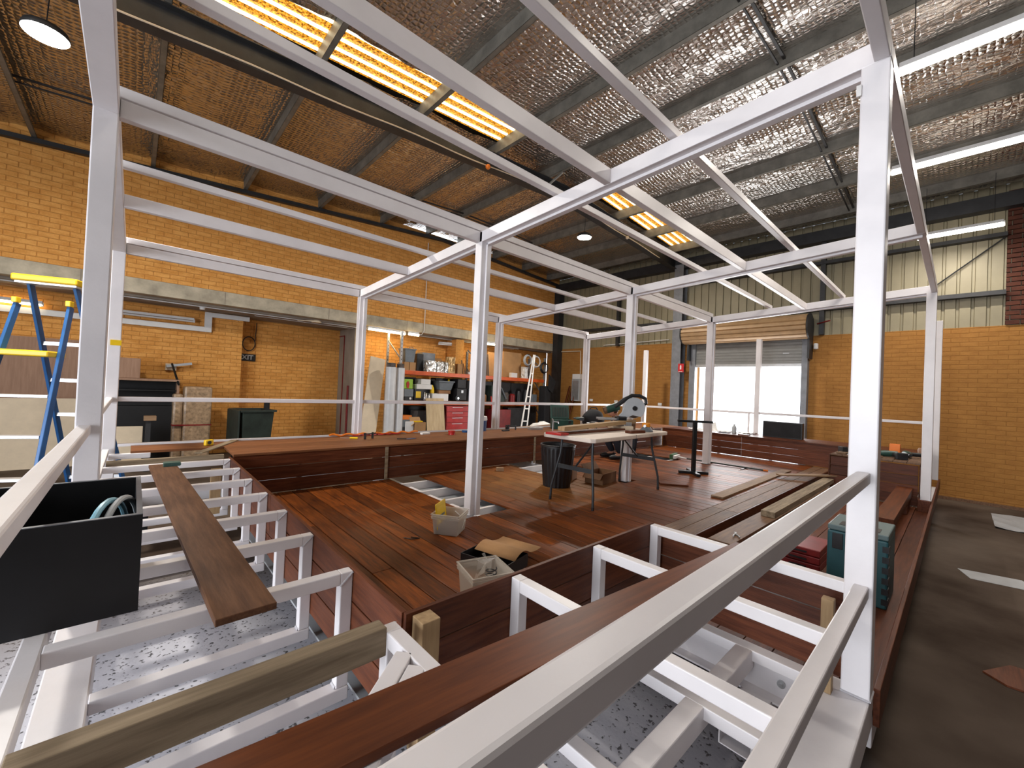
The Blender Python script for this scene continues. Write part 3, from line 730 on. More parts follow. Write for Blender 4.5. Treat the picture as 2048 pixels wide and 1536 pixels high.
# black planter box with hoses
pb = thing('planter_box', 'open black box with pale cut edges sitting on the bench frames at the left', 'box')
bm = newbm(); shell(bm, -2.80, -2.31, 1.60, 2.27, BT+0.001, BT+0.320, 0.016); obj('box_body', bm, 'black_paint', pb)
bm = newbm()
for d in ((-2.80, -2.31, 1.60, 1.616), (-2.80, -2.31, 2.254, 2.27), (-2.326, -2.31, 1.616, 2.254), (-2.80, -2.784, 1.616, 2.254)): bx(bm, *d, BT+0.3201, BT+0.3225)
obj('top_edge', bm, 'grey_steel', pb)
for k, (dx, m) in enumerate(((0.0, 'hose'), (0.035, 'light_grey'))):
    bm = newbm()
    tube(bm, [(-2.40+dx+0.05*math.cos(a), 1.80+0.16*math.cos(a*0.9)+0.02*k, BT+0.17+0.155*math.sin(a)) for a in [i*PI/14 for i in range(-4, 19)]], 0.010, 8)
    single('hose', bm, m, ('light blue hose loop inside the black box', 'pale grey hose loop inside the black box')[k], 'hose', smooth=True)
# shims and small things on the F0 bench
sh = thing('shim_stack', 'stack of thin dark green plastic shims on the far end of the loose board', 'shims', (-2.11, 4.22, BT+0.026))
for k in range(5):
    bm = newbm(); bx(bm, -0.035+0.004*(k % 3), 0.075+0.004*(k % 2), -0.045, 0.045, k*0.006, k*0.006+0.005); obj('shim', bm, 'shim', sh)
tm = thing('tape_measure', 'yellow tape measure on the end of the long bench', 'tape measure', (-1.72, 5.33, BZ), 0.5)
bm = newbm(); bx(bm, -0.045, 0.045, -0.02, 0.02, 0, 0.065); obj('case', bm, 'yellow', tm, 0.012)
bm = newbm(); lathe(bm, [(0.02, 0), (0.02, 0.004)], 16, Matrix.Translation((-0.005, -0.0201, 0.034)) @ Matrix.Rotation(PI/2, 4, 'X')); obj('badge', bm, 'black_plastic', tm)
bm = newbm(); bx(bm, 0.045, 0.06, -0.01, 0.01, 0.002, 0.01); obj('hook', bm, 'silver', tm)
lumber('timber_offcut', (-1.86, 4.78, BZ+0.0005), (-1.40, 5.70, BZ+0.0005), 0.07, 0.012, 'grey_pine', 'pale grey batten lying diagonally over the corner of the long bench', 'batten')
bm = newbm(); prism(bm, [(0, 0), (0.10, 0.02), (0.02, 0.09)], 0, 0.004, Matrix.Translation((-1.50, 2.45, 0.0012)))
single('paper_scrap', bm, 'paper', 'small white triangular scrap on the deck behind the left fascia', 'paper')
# tubs
def tub(name, label, loc, rz, s, h, fill):
    t = thing(name, label, 'tub', loc, rz)
    bm = newbm(); shell(bm, -s, s, -s, s, 0.001, h, 0.003, taper=0.016)
    obj('tub_body', bm, 'tub_plastic', t, 0.004, seg=2)
    bm = newbm()
    for z, e in ((h-0.004, 0.008), (h-0.022, 0.006), (h-0.036, 0.004)):
        for d in ((-s-e, s+e, -s-e, -s), (-s-e, s+e, s, s+e), (-s-e, -s, -s, s), (s, s+e, -s, s)): bx(bm, *d, z, z+0.007)
    obj('rim', bm, 'tub_plastic', t)
    if fill: 
        bm = newbm(); k = s-0.018; bx(bm, -k, k, -k, k, 0.006, fill); obj('screws', bm, 'dirt', t, 0.01)['kind'] = 'stuff'
    return t
t1 = tub('plastic_tub', 'clear square tub of screws with a yellow lid leaning in it', (-0.38, 2.60, 0.0), 0.62, 0.115, 0.165, 0.075)
bm = newbm(); bx(bm, -0.105, 0.105, -0.006, 0.0, -0.02, 0.185); 
ld = obj('lid', bm, 'yellow', t1, 0.006); ld.location = (0.0, 0.070, 0.055); ld.rotation_euler = (-0.14, 0, 0.0)
bm = newbm(); bx(bm, -0.092, 0.092, -0.0075, -0.006, 0.0, 0.155); rl = obj('lid_rim', bm, 'yellow', ld, 0.001)
bm = newbm()
for k in range(4): bx(bm, -0.062+k*0.032, -0.036+k*0.032, -0.009, -0.0074, 0.068, 0.086)
bx(bm, -0.03, 0.06, -0.009, -0.0074, 0.05, 0.06); obj('label_print', bm, 'grey_plastic', ld)
bm = newbm(); tube(bm, [(0.02, -0.10, 0.03), (0.06, -0.11, 0.09), (0.03, -0.03, 0.165)], 0.003, 6); obj('cable_tie', bm, 'white_plastic', t1)
t2 = tub('plastic_tub', 'clear square tub holding plastic bags beside the near fascia', (-0.85, 1.56, 0.0), -0.27, 0.118, 0.19, 0.0)
bm = newbm()
for k in range(14):
    a = k*2.4; r = 0.05*(k % 3)/2
    p = Vector((r*math.cos(a), r*math.sin(a), 0.05+0.012*k)); q = p+Vector((0.06*math.sin(a), 0.05*math.cos(2*a), 0.05)); w = p+Vector((-0.03, 0.05, 0.045*math.cos(a)))
    bm.faces.new([bm.verts.new(v) for v in (p, q, w)])
obj('plastic_bag', bm, 'clear_film', t2)
bm = newbm(); tube(bm, [(0.05+0.03*math.cos(a), 0.02+0.03*math.sin(a), 0.12+0.002*i) for i, a in enumerate([j*0.5 for j in range(26)])], 0.0035, 6); obj('cable', bm, 'black_plastic', t2)
cb = thing('cardboard_box', 'small black box with its brown cardboard flap folded open beside the clear tub', 'box', (-0.50, 1.90, 0.001), 0.25)
bm = newbm(); shell(bm, -0.15, 0.13, -0.20, 0.16, 0, 0.085, 0.004); obj('box_body', bm, 'black_plastic', cb)
bm = newbm(); bx(bm, -0.147, -0.1465, -0.2, 0.0, 0.02, 0.05); obj('print', bm, 'sign_white', cb)
bm = newbm(); pts = [(-0.10+0.032*i, 0.085+0.035*math.sin(i*0.5)*(1 if i < 7 else 0.4)) for i in range(12)]
lo = [bm.verts.new((x+0.06, -0.20, z)) for x, z in pts]; hi = [bm.verts.new((x+0.06, 0.13, z)) for x, z in pts]
for i in range(len(pts)-1): bm.faces.new((lo[i], lo[i+1], hi[i+1], hi[i]))
fl_ = obj('flap', bm, 'card', cb, smooth=True); md = fl_.modifiers.new('thick', 'SOLIDIFY'); md.thickness = 0.004
# loose offcuts on the deck
bm = newbm(); prism(bm, [(0.085*math.cos(a), 0.085*math.sin(a)) for a in [i*PI/12 for i in range(13)]], 0, 0.022, Matrix.Translation((-0.10, 2.06, 0.001)) @ Matrix.Rotation(1.1, 4, 'Z'))
single('timber_offcut', bm, 'bench_wood', 'half round hardwood offcut lying behind the cardboard flap', 'offcut', bevel=0.002)
lumber('timber_offcut', (1.58, 4.31, 0.001), (1.67, 4.25, 0.001), 0.075, 0.05, 'raw_wood', 'small pale wood block lying alone in the middle of the deck', 'offcut')
lumber('timber_offcut', (2.98, 2.52, 0.001), (3.20, 2.23, 0.001), 0.13, 0.02, 'bench_wood', 'flat dark offcut lying on the deck beside the table leg', 'offcut')
bm = newbm(); bx(bm, 0, 0.13, 0, 0.10, 0.001, 0.02, Matrix.Translation((0.02, 1.35, 0)) @ Matrix.Rotation(0.5, 4, 'Z')); single('timber_offcut', bm, 'oiled_wood', 'short reddish offcut beside the near end of the border plank', 'offcut', bevel=0.002)
bm = newbm(); tube(bm, [(-0.75, 2.68, 0.005), (-0.72, 2.62, 0.005), (-0.66, 2.60, 0.005), (-0.70, 2.66, 0.005)], 0.004, 6); single('wire_clip', bm, 'black_steel', 'small bent wire clip on the deck planks', 'clip')
lumber('timber_board', (2.86, 1.72, 0.001), (5.95, 1.76, 0.001), 0.14, 0.022, 'raw_wood', 'pale loose hardwood board lying on the deck beside the border planks', 'board')
lumber('timber_board', (5.06, 1.66, 0.045), (5.75, 0.82, 0.10), 0.11, 0.02, 'raw_wood', 'short pale board propped across the entry at an angle', 'board')
lumber('timber_beam', (1.33, 1.11, -0.045), (4.95, 1.085, -0.045), 0.19, 0.045, 'brown_wood', 'wide brown timber plank lying in the entry beside the deck edge', 'timber')
lumber('timber_beam', (2.50, 1.08, 0.001), (5.45, 1.09, 0.001), 0.13, 0.06, 'grey_pine', 'weathered grey pine beam lying on top of the brown plank in the entry', 'timber')
lumber('timber_beam', (3.10, 0.255, 0.0), (5.45, 0.255, 0.0), 0.16, 0.10, 'oiled_wood', 'reddish timber beam lying beside the right hand edge of the deck', 'timber')
box_ = lambda n, d, m, l, c, b=0.004, g=None: tag(box(n, d, m, None, b), l, c, g)
box_('timber_block', (4.9, 5.4, 0.19, 0.33, -0.167, -0.001), 'bench_wood', 'dark timber block under the reddish beam', 'timber')
box_('timber_block', (3.3, 3.6, 0.20, 0.32, -0.167, -0.001), 'bench_wood', 'short dark block propping the near end of the reddish beam', 'timber')
def trays(x, y, n, label):
    t = thing('tool_tray', label, 'tool tray', (x, y, -0.1675))
    for k in range(n):
        bm = newbm(); bx(bm, 0, 0.42, 0, 0.30, k*0.06, k*0.06+0.055); obj('drawer', bm, 'dark_red', t, 0.006)
        bm = newbm(); bx(bm, -0.012, 0, 0.09, 0.21, k*0.06+0.02, k*0.06+0.032); obj('handle', bm, 'black_plastic', t)
trays(1.42, 0.97, 2, 'low red tool tray under the near end of the brown plank')
trays(4.4, 0.97, 2, 'low red tool tray under the far end of the brown plank')
trays(1.75, 0.50, 3, 'red tool tray standing in the entry beside the teal tool case')
# pliers on the plank
pl = thing('pliers', 'pair of silver pliers lying on the brown plank', 'pliers', (1.62, 1.085, 0.001), 0.4)
for s in (-1, 1):
    bm = newbm(); tube(bm, [(-0.09, s*0.025, 0.006), (-0.04, s*0.018, 0.006), (0.0, 0.0, 0.006), (0.05, -s*0.006, 0.006)], [0.006, 0.006, 0.007, 0.004], 6); obj('jaw', bm, 'silver', pl)
# teal systainer
tc_ = thing('tool_case', 'tall teal tool case behind the near right white post', 'tool case', (1.40, 0.07, -0.1675))
bm = newbm(); bx(bm, 0, 0.42, 0, 0.33, 0, 0.455); obj('case_body', bm, 'teal', tc_, 0.012)
bm = newbm(); bx(bm, 0.0, 0.42, 0, 0.33, 0.457, 0.495); ld = obj('lid', bm, 'teal_light', tc_, 0.008)
bm = newbm(); bx(bm, -0.006, 0.001, 0.24, 0.30, 0.33, 0.44); obj('latch_recess', bm, 'black_plastic', tc_, 0.002)
for yy in (0.05, 0.21):
    bm = newbm(); bx(bm, 0.04, 0.16, yy, yy+0.06, 0.4951, 0.498); obj('foot_recess', bm, 'black_plastic', ld)
bm = newbm(); tube(bm, [(0.1, 0.12, 0.495), (0.1, 0.13, 0.52), (0.1, 0.20, 0.52), (0.1, 0.21, 0.495)], 0.007, 6); obj('handle', bm, 'grey_plastic', ld)
for k in range(6):
    bm = newbm(); bx(bm, -0.004, 0.06, -0.004, 0.03, 0.03+k*0.07, 0.07+k*0.07); obj('rib', bm, 'black_plastic', tc_)
# ------------------------------------------------------------------ folding table
ft = thing('folding_table', 'cream plastic folding table with dark bent tube legs on the deck', 'table', (1.87, 2.59, 0), 0.06)
TX, TY, TZ = 0.88, 0.335, 0.74
bm = newbm(); prism(bm, [(-TX, -TY+0.04), (-TX+0.04, -TY), (TX-0.04, -TY), (TX, -TY+0.04), (TX, TY-0.04), (TX-0.04, TY), (-TX+0.04, TY), (-TX, TY-0.04)], TZ-0.045, TZ)
obj('table_top', bm, 'table_plastic', ft, 0.008)
bm = newbm(); bx(bm, -0.002, 0.002, -TY-0.001, TY+0.001, TZ-0.044, TZ+0.0006); obj('fold_seam', bm, 'leg_steel', ft)
for sx in (-1, 1):
    x0 = sx*0.70
    for sy in (-1, 1):
        bm = newbm(); tube(bm, [(x0-0.02*sx, sy*0.20, TZ-0.05), (x0-0.01*sx, sy*0.205, 0.52), (x0+0.05*sx, sy*0.27, 0.16), (x0+0.055*sx, sy*0.275, 0.02)], 0.0135, 10)
        lg = obj('leg', bm, 'leg_steel', ft, smooth=True)
        bm = newbm(); lathe(bm, [(0.016, 0), (0.016, 0.035)], 10, Matrix.Translation((x0+0.055*sx, sy*0.275, 0.0))); obj('foot_cap', bm, 'black_plastic', lg)
    bm = newbm(); beam(bm, (x0+0.01*sx, -0.23, 0.38), (x0+0.01*sx, 0.23, 0.38), 0.012, 0.045); obj('cross_bar', bm, 'leg_steel', ft)
    bm = newbm(); tube(bm, [(x0+0.01*sx, 0.0, 0.385), (sx*0.26, 0.0, TZ-0.05)], 0.011, 8); obj('brace', bm, 'leg_steel', ft)
# things on the table
lumber('timber_beam', (0.98, 2.60, 0.783), (2.55, 2.70, 0.82), 0.09, 0.045, 'pine', 'long straw coloured timber lying along the folding table', 'timber')
lumber('timber_board', (1.00, 2.66, 0.7415), (2.45, 2.71, 0.7415), 0.14, 0.022, 'bench_wood', 'dark red board under the straw coloured timber on the table', 'board')
bm = newbm(); bx(bm, 0.0, 0.14, 0.0, 0.20, 0.7415, 0.765, Matrix.Translation((0.90, 2.53, 0.0)) @ Matrix.Rotation(0.1, 4, 'Z')); single('timber_offcut', bm, 'red', 'bright red painted offcut at the left end of the table', 'offcut', bevel=0.002)
box_('packing_block', (2.42, 2.52, 2.64, 2.76, 0.7415, 0.8185), 'brown_wood', 'wood packer under the raised end of the timber on the table', 'block')
lumber('timber_offcut', (1.95, 2.40, 0.7415), (2.22, 2.37, 0.7415), 0.09, 0.03, 'bench_wood', 'short brown offcut on the middle of the table', 'offcut')
cl = thing('clamp', 'small silver clamp at the left end of the timber on the table', 'clamp', (1.05, 2.72, 0.7642))
bm = newbm(); tube(bm, [(0, 0.06, 0.0), (0, 0.06, 0.10), (0, -0.02, 0.10), (0, -0.02, 0.085)], 0.007, 6); obj('frame', bm, 'silver', cl)
bm = newbm(); tube(bm, [(0, 0.06, 0.11), (0.03, 0.10, 0.13)], 0.006, 6); obj('handle', bm, 'silver', cl)
rt = thing('router', 'trim router with a clear base and orange collar on the table', 'router', (2.45, 2.45, 0.7415), 0.3)
bm = newbm(); lathe(bm, [(0.085, 0), (0.085, 0.012), (0.06, 0.03), (0.05, 0.055)], 20); obj('base', bm, 'grey_plastic', rt, smooth=True)
bm = newbm(); lathe(bm, [(0.05, 0.055), (0.052, 0.10), (0.045, 0.104)], 20); obj('collar', bm, 'amber_lamp', rt, smooth=True)
for s in (-1, 1):
    bm = newbm(); tube(bm, [(s*0.05, 0, 0.06), (s*0.09, 0, 0.07)], [0.01, 0.018], 8); obj('knob', bm, 'silver', rt)
bm = newbm(); tube(bm, [(0.05, 0.0, 0.06), (0.13, -0.03, 0.05), (0.22, -0.06, 0.01), (0.26, -0.10, 0.006)], 0.005, 6); obj('cord', bm, 'black_plastic', rt)
# mitre saw on its stand behind the table
ms = thing('mitre_saw', 'grey and dark green sliding mitre saw standing on the far end of the folding table', 'saw', (2.36, 2.73, 0.02))
SX = frame((0, 0, 0), (0.736, -0.676, 0))      # work in a plane facing the front of the deck
def sp(a, b, c=0.0): return SX @ Vector((a, c, b))
bm = newbm(); bx(bm, -0.17, 0.10, -0.14, 0.14, 0.722, 0.775, SX); obj('saw_table', bm, 'panel_cream', ms, 0.015)
bm = newbm(); bx(bm, -0.02, 0.08, -0.12, -0.09, 0.745, 0.82, SX); bx(bm, -0.13, -0.03, -0.12, -0.09, 0.745, 0.80, SX); obj('fence', bm, 'silver', ms, 0.006)
for c in (-0.05, 0.05):
    bm = newbm(); tube(bm, [sp(-0.34, 0.85, c), sp(-0.02, 0.85, c)], 0.016, 10); obj('slide_rail', bm, 'silver', ms)
bm = newbm(); bx(bm, -0.10, 0.03, -0.08, 0.08, 0.80, 0.89, SX); obj('pivot', bm, 'black_steel', ms, 0.015)
Mh = SX @ Matrix.Translation((0.13, 0, 1.0)) @ Matrix.Rotation(PI/2, 4, 'X')
bm = newbm(); lathe(bm, [(0.02, -0.004), (0.128, -0.004), (0.128, 0.002), (0.02, 0.002)], 32, Mh); obj('blade', bm, 'chrome', ms)
bm = newbm(); poly = [(0.14*math.cos(a), 0.14*math.sin(a)) for a in [(-0.9+i*0.2) for i in range(19)]]+[(-0.16, -0.06), (-0.20, -0.10), (-0.14, -0.15), (-0.02, -0.09)]
prism(bm, poly, 0.012, 0.045, Mh); obj('blade_guard', bm, 'light_grey', ms, 0.006)
bm = newbm(); prism(bm, [(0.135*math.cos(a), 0.135*math.sin(a)) for a in [(-2.2+i*0.18) for i in range(16)]]+[(0.0, 0.02)], -0.02, -0.008, Mh); obj('lower_guard', bm, 'clear_film', ms)
bm = newbm(); lathe(bm, [(0.03, 0.045), (0.03, 0.06)], 16, Mh); obj('arbor', bm, 'black_plastic', ms)
bm = newbm(); tube(bm, [sp(-0.12, 1.0, 0.0), sp(0.0, 1.10, 0.0), sp(0.10, 1.165, 0.0), sp(0.20, 1.165, 0), sp(0.28, 1.13, 0), sp(0.29, 1.07, 0), sp(0.25, 1.04, 0), sp(0.20, 1.06, 0)], [0.03, 0.032, 0.026, 0.024, 0.022, 0.022, 0.022, 0.02], 10); obj('handle', bm, 'black_plastic', ms, smooth=True)
bm = newbm(); tube(bm, [sp(-0.22, 0.96, 0.03), sp(-0.06, 1.02, 0.03)], [0.05, 0.055], 14); obj('motor', bm, 'green_tool', ms, smooth=True)
bm = newbm(); tube(bm, [sp(-0.25, 0.95, 0.03), sp(-0.215, 0.963, 0.03)], [0.045, 0.05], 14); obj('motor_cap', bm, 'brown_wood', ms, smooth=True)
# black bins
def bin_(loc, r0, r1, h, label, ribs=22):
    t = thing('rubbish_bin', label, 'bin', loc)
    n = ribs*4; bm = newbm(); rings = []
    for z, f, rb in ((0.0, 0, 1), (0.02, 0.03, 1), (h*0.90, 0.92, 1), (h*0.91, 1, 0), (h*0.955, 1, 0), (h*0.955, 1.12, 0), (h, 1.12, 0)):
        ring = []
        for k in range(n):
            r = r0+(r1-r0)*f + (0.007 if (rb and k % 4 < 2) else 0.0); a = 2*PI*k/n
            ring.append(bm.verts.new((r*math.cos(a), r*math.sin(a), z+0.001)))
        rings.append(ring)
    for i in range(len(rings)-1):
        for k in range(n): bm.faces.new((rings[i][k], rings[i][(k+1) % n], rings[i+1][(k+1) % n], rings[i+1][k]))
    bm.faces.new(rings[0][::-1])
    o = obj('bin_body', bm, 'black_plastic', t, smooth=True); m = o.modifiers.new('thick', 'SOLIDIFY'); m.thickness = 0.004; m.offset = -1
    bm = newbm(); tube(bm, [(r1*1.03*math.cos(a), r1*1.03*math.sin(a), h) for a in [2*PI*i/40 for i in range(41)]], 0.008, 6, cap=False); obj('rim', bm, 'black_plastic', t, smooth=True)
    return t
bin_((1.66, 3.22, 0), 0.165, 0.215, 0.52, 'black ribbed rubbish bin standing under the folding table')
# cartons under the table
def carton(loc, rz, sx, sy, h, label, m='card_dark', flaps=True):
    t = thing('cardboard_box', label, 'box', loc, rz)
    bm = newbm(); shell(bm, -sx, sx, -sy, sy, 0, h, 0.005); obj('box_body', bm, m, t)
    if flaps:
        for d, ang in (((-sx, sx, 0, 0.09), 0.7), ):
            bm = newbm(); bx(bm, -sx, sx, -0.0, 0.11, -0.003, 0.003); f = obj('flap', bm, m, t); f.location = (0, sy, h); f.rotation_euler = (0.9, 0, 0)
        bm = newbm(); bx(bm, -0.10, 0.0, -sy, sy, -0.003, 0.003); f = obj('flap', bm, m, t); f.location = (-sx, 0, h); f.rotation_euler = (0, -0.7, 0)
    return t
carton((2.36, 3.04, 0.001), 0.15, 0.20, 0.13, 0.14, 'open dark cardboard box lying on the deck behind the table leg')
carton((2.12, 3.42, 0.001), 0.4, 0.12, 0.10, 0.16, 'small orange brown cardboard box beside the black bin', 'card')
# work stand, broom
st = thing('work_stand', 'black steel T shaped work stand with a cross foot on the deck', 'stand', (4.15, 2.57, 0.001), 0.72)
bm = newbm(); bx(bm, -0.028, 0.028, -0.028, 0.028, 0.04, 0.80); obj('column', bm, 'black_steel', st, 0.003)
bm = newbm(); bx(bm, -0.03, 0.03, -0.26, 0.26, 0.80, 0.835); obj('top_bar', bm, 'black_steel', st, 0.003)
bm = newbm(); bx(bm, -0.25, 0.25, -0.03, 0.03, 0.0, 0.04); obj('foot_bar', bm, 'black_steel', st, 0.003)
bm = newbm(); bx(bm, -0.03, 0.03, -0.22, 0.22, 0.002, 0.0405); obj('foot_bar', bm, 'black_steel', st, 0.003)
br = thing('broom', 'green bristled broom lying on the deck with a dark handle', 'broom', (5.33, 3.40, 0.001), -1.42)
bm = newbm(); bx(bm, -0.09, -0.03, -0.16, 0.16, 0.0, 0.10); obj('bristles', bm, 'green', br, 0.01)
bm = newbm(); bx(bm, -0.03, 0.02, -0.15, 0.15, 0.02, 0.08); obj('head', bm, 'paper', br, 0.008)
bm = newbm(); tube(bm, [(0.02, 0, 0.05), (0.18, 0, 0.035)], 0.013, 8); obj('socket', bm, 'paper', br)
bm = newbm(); tube(bm, [(0.18, 0, 0.035), (1.42, 0, 0.014)], 0.012, 8); obj('handle', bm, 'green_bin', br)
bm = newbm(); tube(bm, [(1.42, 0, 0.015), (1.49, 0, 0.015)], 0.015, 8); obj('end_cap', bm, 'orange', br)
bm = newbm(); bx(bm, 5.30, 5.58, 2.25, 2.27, 0.001, 0.012); single('timber_offcut', bm, 'black_steel', 'thin dark strip lying beside the broom handle', 'offcut')
# ------------------------------------------------------------------ on the long bench
tb = thing('tool_box', 'dark green tool box with its lid open on the long bench', 'tool box', (4.10, 5.25, BZ), -0.55)
bm = newbm(); shell(bm, -0.20, 0.20, -0.14, 0.14, 0, 0.19, 0.012); obj('box_body', bm, 'green_tool', tb, 0.006)
bm = newbm(); bx(bm, -0.20, 0.20, -0.02, 0.02, 0.0, 0.29); l_ = obj('lid', bm, 'green_tool', tb, 0.012); l_.location = (0, 0.145, 0.19); l_.rotation_euler = (-0.22, 0, 0)
for k in range(6):
    bm = newbm(); bx(bm, -0.16+k*0.056, -0.12+k*0.056, -0.026, -0.02, 0.04, 0.24); obj('lid_rib', bm, 'green_bin', l_)
for s in (-0.12, 0.12):
    bm = newbm(); bx(bm, s-0.025, s+0.025, -0.152, -0.14, 0.12, 0.18); obj('latch', bm, 'black_plastic', tb, 0.002)
def drill(loc, rz, label, m='green_tool', s=1.0):
    t = thing('cordless_drill', label, 'drill', loc, rz)
    bm = newbm(); tube(bm, [(-0.09*s, 0, 0.035*s), (0.02*s, 0, 0.035*s), (0.06*s, 0, 0.035*s)], [0.030*s, 0.032*s, 0.022*s], 12); obj('body', bm, m, t, smooth=True)
    bm = newbm(); tube(bm, [(0.06*s, 0, 0.035*s), (0.11*s, 0, 0.035*s)], [0.020*s, 0.014*s], 12); obj('chuck', bm, 'black_plastic', t, smooth=True)
    bm = newbm(); tube(bm, [(-0.05*s, 0, 0.033*s), (-0.07*s, 0.13*s, 0.03*s)], 0.021*s, 10); obj('handle', bm, 'black_plastic', t, smooth=True)
    bm = newbm(); bx(bm, -0.11*s, -0.02*s, 0.13*s, 0.18*s, 0.002, 0.065*s); obj('battery', bm, 'black_plastic', t, 0.005)
    return t
drill((4.36, 5.02, BZ+0.19), 2.2, 'cordless drill resting on top of the green tool box'); 
def offc(a, b, w, h, m, label, cat='offcut'): return lumber('timber_offcut', a, b, w, h, m, label, cat)
sv = thing('screwdriver', 'yellow handled screwdriver at the near end of the long bench', 'screwdriver', (-0.10, 5.25, BZ+0.012), 2.6)
bm = newbm(); tube(bm, [(0, 0, 0), (0.10, 0, 0)], [0.014, 0.012], 8); obj('handle', bm, 'yellow', sv); bm = newbm(); tube(bm, [(0.10, 0, 0), (0.22, 0, 0)], 0.003, 6); obj('shank', bm, 'silver', sv)
for k, (x, y, a) in enumerate(((0.05, 5.22, 0.4), (2.75, 5.42, 1.0), (2.95, 5.5, 2.0))):
    c_ = thing('clamp', ('small dark clamp standing beside the yellow screwdriver', 'dark bar clamp on the bench left of the green tool box', 'second dark bar clamp nearest the green tool box')[k], 'clamp', (x, y, BZ), a)
    bm = newbm(); bx(bm, -0.10, 0.12, -0.008, 0.008, 0.06, 0.075); obj('bar', bm, 'black_steel', c_)
    for xx in (-0.09, 0.05):
        bm = newbm(); bx(bm, xx, xx+0.02, -0.012, 0.012, 0.0, 0.085); obj('jaw', bm, 'black_steel', c_)
tr = thing('trowel', 'small blue grey trowel lying on the long bench', 'trowel', (0.50, 4.98, BZ+0.002), 0.2)
bm = newbm(); prism(bm, [(0, -0.035), (0.13, -0.03), (0.13, 0.03), (0, 0.035), (-0.03, 0)], 0, 0.004); obj('blade', bm, 'blue_dark', tr)
bm = newbm(); tube(bm, [(-0.03, 0, 0.006), (-0.18, 0, 0.016)], 0.007, 8); obj('handle', bm, 'black_plastic', tr)
bm = newbm(); lathe(bm, [(0.055, 0), (0.05, 0.03), (0.058, 0.05), (0.058, 0.06)], 20, Matrix.Translation((1.40, 5.22, BZ))); single('plastic_dish', bm, 'red', 'small red and white plastic dish on the long bench', 'dish', smooth=True)
bm = newbm(); lathe(bm, [(0.07, 0), (0.075, 0.03), (0.06, 0.03)], 20, Matrix.Translation((1.83, 5.42, BZ))); single('tape_roll', bm, 'blue', 'blue roll of tape on the bench just left of the middle post', 'tape', smooth=True)
bm = newbm(); lathe(bm, [(0.085, 0), (0.09, 0.16), (0.095, 0.165), (0.095, 0.18), (0.08, 0.185)], 22, Matrix.Translation((2.22, 5.50, BZ))); single('paint_pail', bm, 'blue_dark', 'blue and white paint pail just right of the middle post', 'pail', smooth=True)
bm = newbm(); lathe(bm, [(0.095, 0.186), (0.1, 0.20), (0.09, 0.26), (0.02, 0.27)], 22, Matrix.Translation((2.22, 5.50, BZ))); single('plastic_dish', bm, 'white_plastic', 'white bowl sitting on the blue paint pail', 'bowl', smooth=True)
bm = newbm(); bx(bm, 0, 0.16, 0, 0.06, 0, 0.03, Matrix.Translation((0.95, 5.35, BZ)) @ Matrix.Rotation(0.2, 4, 'Z')); single('sanding_block', bm, 'paper', 'pale sanding block near the back of the long bench', 'block', bevel=0.006)
bm = newbm(); bx(bm, 0, 0.28, 0, 0.12, 0, 0.05, Matrix.Translation((3.25, 5.30, BZ)) @ Matrix.Rotation(-0.3, 4, 'Z')); single('metal_case', bm, 'silver', 'flat silver metal case left of the green tool box', 'case', bevel=0.004)
bm = newbm(); bx(bm, 0, 0.17, 0, 0.05, 0, 0.025, Matrix.Translation((2.55, 5.28, BZ)) @ Matrix.Rotation(0.1, 4, 'Z')); single('sanding_block', bm, 'black_plastic', 'black sanding block on the bench beside the second left post', 'block', bevel=0.006)
# orange strap draped on the back rail of the long bench
bm = newbm(); pts = [(-0.35+0.03*i, 5.60+0.012*math.sin(i*1.1), BZ+0.02+0.012*math.sin(i*0.9)) for i in range(46)]
tube(bm, pts, 0.014, 6); single('strap', bm, 'orange', 'orange strap lying along the back of the long bench', 'strap', smooth=True)
bm = newbm(); tube(bm, [(-0.05+0.025*i, 5.53+0.02*math.cos(i*1.3), BZ+0.014) for i in range(30)], 0.010, 6); single('strap', bm, 'red', 'red strap coiled behind the yellow screwdriver', 'strap', smooth=True)
lumber('timber_board', (1.75, 5.80, 0.30), (4.6, 5.84, 0.44), 0.20, 0.02, 'brown_wood', 'brown board propped behind the long bench', 'board')
lumber('timber_board', (1.60, 5.96, 0.32), (4.0, 6.0, 0.40), 0.18, 0.02, 'raw_wood', 'pale board leaning behind the brown board at the bench back', 'board')
bg = thing('tool_bag', 'black soft tool bag standing on the long bench left of the crouching man', 'bag', (4.75, 4.95, BZ), -0.7)
bm = newbm(); bmesh.ops.create_icosphere(bm, subdivisions=3, radius=0.2)
for v in bm.verts:
    v.co.x *= 1.15; v.co.y *= 0.8; v.co.z = max(v.co.z, -0.17)*1.15+0.195
    v.co.x += 0.012*math.sin(v.co.z*40); 
obj('bag_body', bm, 'black_cloth', bg, smooth=True)
bm = newbm(); tube(bm, [(-0.09, 0, 0.40), (-0.05, 0, 0.455), (0.05, 0, 0.455), (0.09, 0, 0.40)], 0.012, 6); obj('handle', bm, 'black_plastic', bg)
